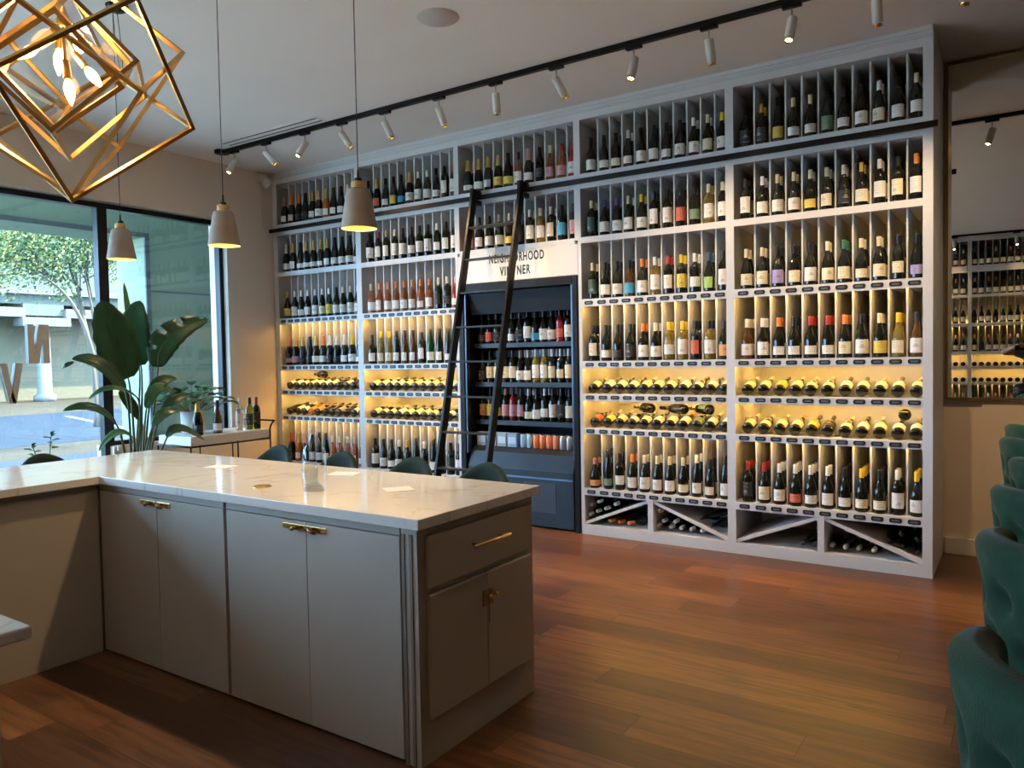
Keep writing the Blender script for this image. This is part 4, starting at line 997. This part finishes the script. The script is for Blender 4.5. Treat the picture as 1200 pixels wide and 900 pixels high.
# facade across the street
FX = -36.3
def fz(z20): return 1.5 + (z20 - 1.5) * 36.3 / 20
bd = thing('facade_building', (FX, 12, -.1), 'pale green commercial building with white cornice across the street', 'building')
def FBX(x0_, x1_, y0_, y1_, z0_, z1_): return MB().box(x0_ - FX, x1_ - FX, y0_ - 12, y1_ - 12, z0_ + .1, z1_ + .1)
FBX(FX - 4, FX, -2, 60, 4.2, 12).build('upper_wall', m_fac, bd)
FBX(FX - 4, FX - 1.6, -2, 60, -.1, 4.2).build('recessed_wall', m_yel, bd)
FBX(FX - .1, FX + .35, -2, 60, 4.62, 4.85).build('cornice', m_stw, bd)
FBX(FX - 1.6, FX + .3, -2, 10.2, 3.62, 4.02).build('entablature', m_stw, bd); FBX(FX - 1.6, FX + .3, 11.9, 60, 3.62, 4.02).build('entablature', m_stw, bd)
FBX(FX - 1.6, FX + .1, 10.2, 11.9, 3.7, 4.25).build('entablature', m_fac, bd)
FBX(FX - .4, FX + .5, 10.0, 12.0, 3.22, 3.60).build('capital', m_stw, bd)
cl_ = MB().lathe([(0, 0), (.45, 0), (.45, .25), (.30, .35), (.27, 3.3), (0, 3.3)], 20, Matrix.Translation((0, -1.0, 0))); cl_.build('column', m_stw, bd)
# crape myrtle
tr_ = thing('crape_myrtle_tree', (-15.2, 2.6, -.1), 'crape myrtle tree with pale twisting trunks outside the window', 'tree'); B0 = Vector((-15.2, 2.6, -.1))
tk_ = MB(); random.seed(3)
px = lambda u, v, dx=0: on(u, v, 0, -15.2 + dx) - B0
trunks = [((112, 500), (116, 430), (100, 370), (78, 300)), ((116, 500), (122, 430), (108, 350), (92, 290)), ((118, 500), (126, 420), (112, 340), (112, 275)), ((114, 500), (110, 400), (96, 340), (60, 310)), ((120, 500), (128, 400), (122, 330), (128, 280)), ((112, 430), (98, 360), (70, 325), (30, 318)), ((118, 480), (132, 400), (150, 350), (158, 300))]
for k, tt in enumerate(trunks):
    P_ = [px(*q, dx=(k % 3 - 1) * .25) for q in tt]
    tk_.tube(bezier(*P_, n=14), [.05 - .0028 * q for q in range(15)], 8)
    tip = P_[-1]
    for q in range(5):
        e = tip + Vector((random.uniform(-.6, .6), random.uniform(-1, 1), random.uniform(.2, 1.0))); tk_.tube(bezier(P_[2], tip, e, n=5), [.018, .015, .013, .011, .009, .008], 5)
tk_.build('trunk', noisy('bark_pale', (.085, .075, .062), (.12, .105, .09), 8, .8, stretch=(1, 1, .3)), tr_)
lf = MB()
lf_m = [noisy('myrtle_leaf', (.04, .085, .027), (.085, .14, .047), 3, .7), mat('myrtle_leaf_sunlit', (.32, .27, .06), .7)]  # second colour paints sunlight onto some of the leaves
cl = [(20, 285, 1.1), (50, 290, 1.0), (80, 285, .9), (0, 300, 1.0), (115, 285, .7), (30, 305, .7), (60, 312, .5), (135, 300, .6), (-30, 290, 1.2), (60, 265, 1.0), (100, 262, .9), (140, 270, .9), (0, 262, 1.2), (150, 325, .4), (75, 345, .25), (65, 328, .3), (160, 300, .5), (95, 310, .4), (50, 235, 1.3), (110, 235, 1.2), (155, 240, 1), (-20, 330, .5)]
for (u, v, rr) in cl:
    c_ = px(u, v)
    for q in range(int(1000 * rr * rr) + 60):
        d = Vector((random.gauss(0, 1), random.gauss(0, 1), random.gauss(0, .7))) * rr * .42; p_ = c_ + d
        n_ = Vector((random.gauss(0, 1), random.gauss(0, 1), random.gauss(0, 1))).normalized(); a_ = n_.orthogonal().normalized(); b_ = n_.cross(a_); s_ = random.uniform(.025, .045)
        lf.cur = 1 if random.random() < (.35 if (u in (115, 150, 135, 160) or u < 10) else .08) else 0
        b = len(lf.v); lf.v += [p_ + a_ * s_, p_ + b_ * s_ * .5, p_ - a_ * s_, p_ - b_ * s_ * .5]; lf.face([b, b + 1, b + 2, b + 3])
lf.build('foliage', lf_m, tr_, recalc=False)
random.seed(11)

# ------------------------------------------------------------ photographer, seen only in the mirror
def skin(name, verts, edges, radii, m, parent=None, sub=2):
    me = bpy.data.meshes.new(name); me.from_pydata(verts, edges, []); o = link(name, me, parent)
    md = o.modifiers.new('skin', 'SKIN'); me.materials.append(m)
    for i, r in enumerate(radii):
        r = r if isinstance(r, tuple) else (r, r); o.data.skin_vertices[0].data[i].radius = r
    o.data.skin_vertices[0].data[0].use_root = True
    md.use_smooth_shade = True
    s_ = o.modifiers.new('sub', 'SUBSURF'); s_.levels = sub; s_.render_levels = sub
    return o
m_skin = mat('skin', (.50, .29, .19), .5); m_shirt = noisy('grey_shirt', (.10, .11, .13), (.13, .14, .16), 12, .85); m_jean = noisy('navy_trousers', (.02, .03, .06), (.03, .04, .08), 20, .85)
px_, py_ = .17, -6.02
V = [(0, 0, .98), (0, 0, 1.15), (0, 0, 1.32), (0, .01, 1.46), (0, .01, 1.53), (0, .02, 1.60), (0, .03, 1.68), (0, .02, 1.75),   # 0-7 pelvis..crown
     (-.10, 0, .93), (-.11, .02, .50), (-.12, -.02, .10), (-.12, .10, .04),                                                    # 8-11 left leg
     (.10, 0, .93), (.11, .02, .50), (.12, -.02, .10), (.12, .10, .04),
     (-.18, .0, 1.44), (-.42, .06, 1.44), (-.235, .33, 1.53), (-.205, .365, 1.54),                                              # 16-19 arm to phone
     (.18, .0, 1.44), (.25, .08, 1.22), (.02, .34, 1.46), (-.01, .365, 1.48)]
Ed = [(0, 1), (1, 2), (2, 3), (3, 4), (4, 5), (5, 6), (6, 7), (0, 8), (8, 9), (9, 10), (10, 11), (0, 12), (12, 13), (13, 14), (14, 15), (3, 16), (16, 17), (17, 18), (18, 19), (3, 20), (20, 21), (21, 22), (22, 23)]
Rd = [(.15, .11), (.135, .10), (.16, .11), (.12, .085), .055, (.062, .075), (.075, .092), (.055, .07), .088, .058, .042, .035, .088, .058, .042, .035, .06, .045, .028, .026, .06, .045, .028, .026]
ph = skin('person', V, Ed, Rd, m_skin); ph.location = (px_, py_, 0)
tag(ph, 'person in a grey shirt photographing the room, arm raised, seen in the mirror', 'person')
sv = [0, 1, 2, 3, 16, 17, 20, 21]
sh = skin('shirt', [V[i] for i in (1, 0, 2, 3, 16, 20)] + [tuple(Vector(V[16]).lerp(Vector(V[17]), .55)), tuple(Vector(V[20]).lerp(Vector(V[21]), .6))], [(0, 1), (0, 2), (2, 3), (3, 4), (3, 5), (4, 6), (5, 7)], [(.155, .12), (.165, .125), (.178, .125), (.135, .10), .078, .078, .062, .062], m_shirt, ph)
skin('trousers', [V[0], V[8], V[9], V[10], V[12], V[13], V[14]], [(0, 1), (1, 2), (2, 3), (0, 4), (4, 5), (5, 6)], [(.16, .12), .10, .072, .058, .10, .072, .058], m_jean, ph)
hr = MB().sphere(Vector((0, .0, 1.715)), .10, 14, (.88, 1.02, 1.0)); hr.build('hair', noisy('hair_brown', (.03, .018, .01), (.06, .035, .02), 30, .7), ph)
fc = MB(); 
for sx in (-1, 1): fc.sphere(Vector((sx * .032, .108, 1.665)), .011, 8)
fc.build('eyes', m_blackp, ph); MB().sphere(Vector((0, .122, 1.64)), .014, 8, (.8, 1, 1.5)).build('nose', m_skin, ph); MB().sphere(Vector((0, .105, 1.605)), .018, 8, (1.3, .5, .4)).build('mouth', mat('lips', (.4, .12, .1), .5), ph)
for sx in (-1, 1): MB().sphere(Vector((sx * .088, .02, 1.655)), .024, 8, (.45, .8, 1.2)).build('ear', m_skin, ph)
for sgn, hx, hz in ((-1, -.205, 1.54), (1, -.01 + .0, 1.48)):
    hnd = MB()
    for q, L_ in enumerate((.055, .062, .060, .048)):
        b_ = Vector((hx, .368, hz - .03 + q * .019)); k_ = -sgn
        hnd.tube([b_, b_ + Vector((k_ * .0 , .022, .004)), b_ + Vector((k_ * L_ * .5, .028, .006)), b_ + Vector((k_ * L_ * .9, .022, .006))], [.010, .009, .0085, .007], 8)
    b_ = Vector((hx, .36, hz - .035)); hnd.tube([b_, b_ + Vector((-sgn * .02, .005, -.012)), b_ + Vector((-sgn * .055, .0, -.008))], [.012, .010, .008], 8)
    hnd.build('hand', m_skin, ph)
phn = MB().box(-.078, .078, -.004, .004, -.037, .037).build('phone', m_blackp, bevel=.003); phn.location = (.0 - .02, -5.640, 1.50); tag(phn, 'black phone held up by the person in the mirror', 'phone')
print('bottles', NB[0])
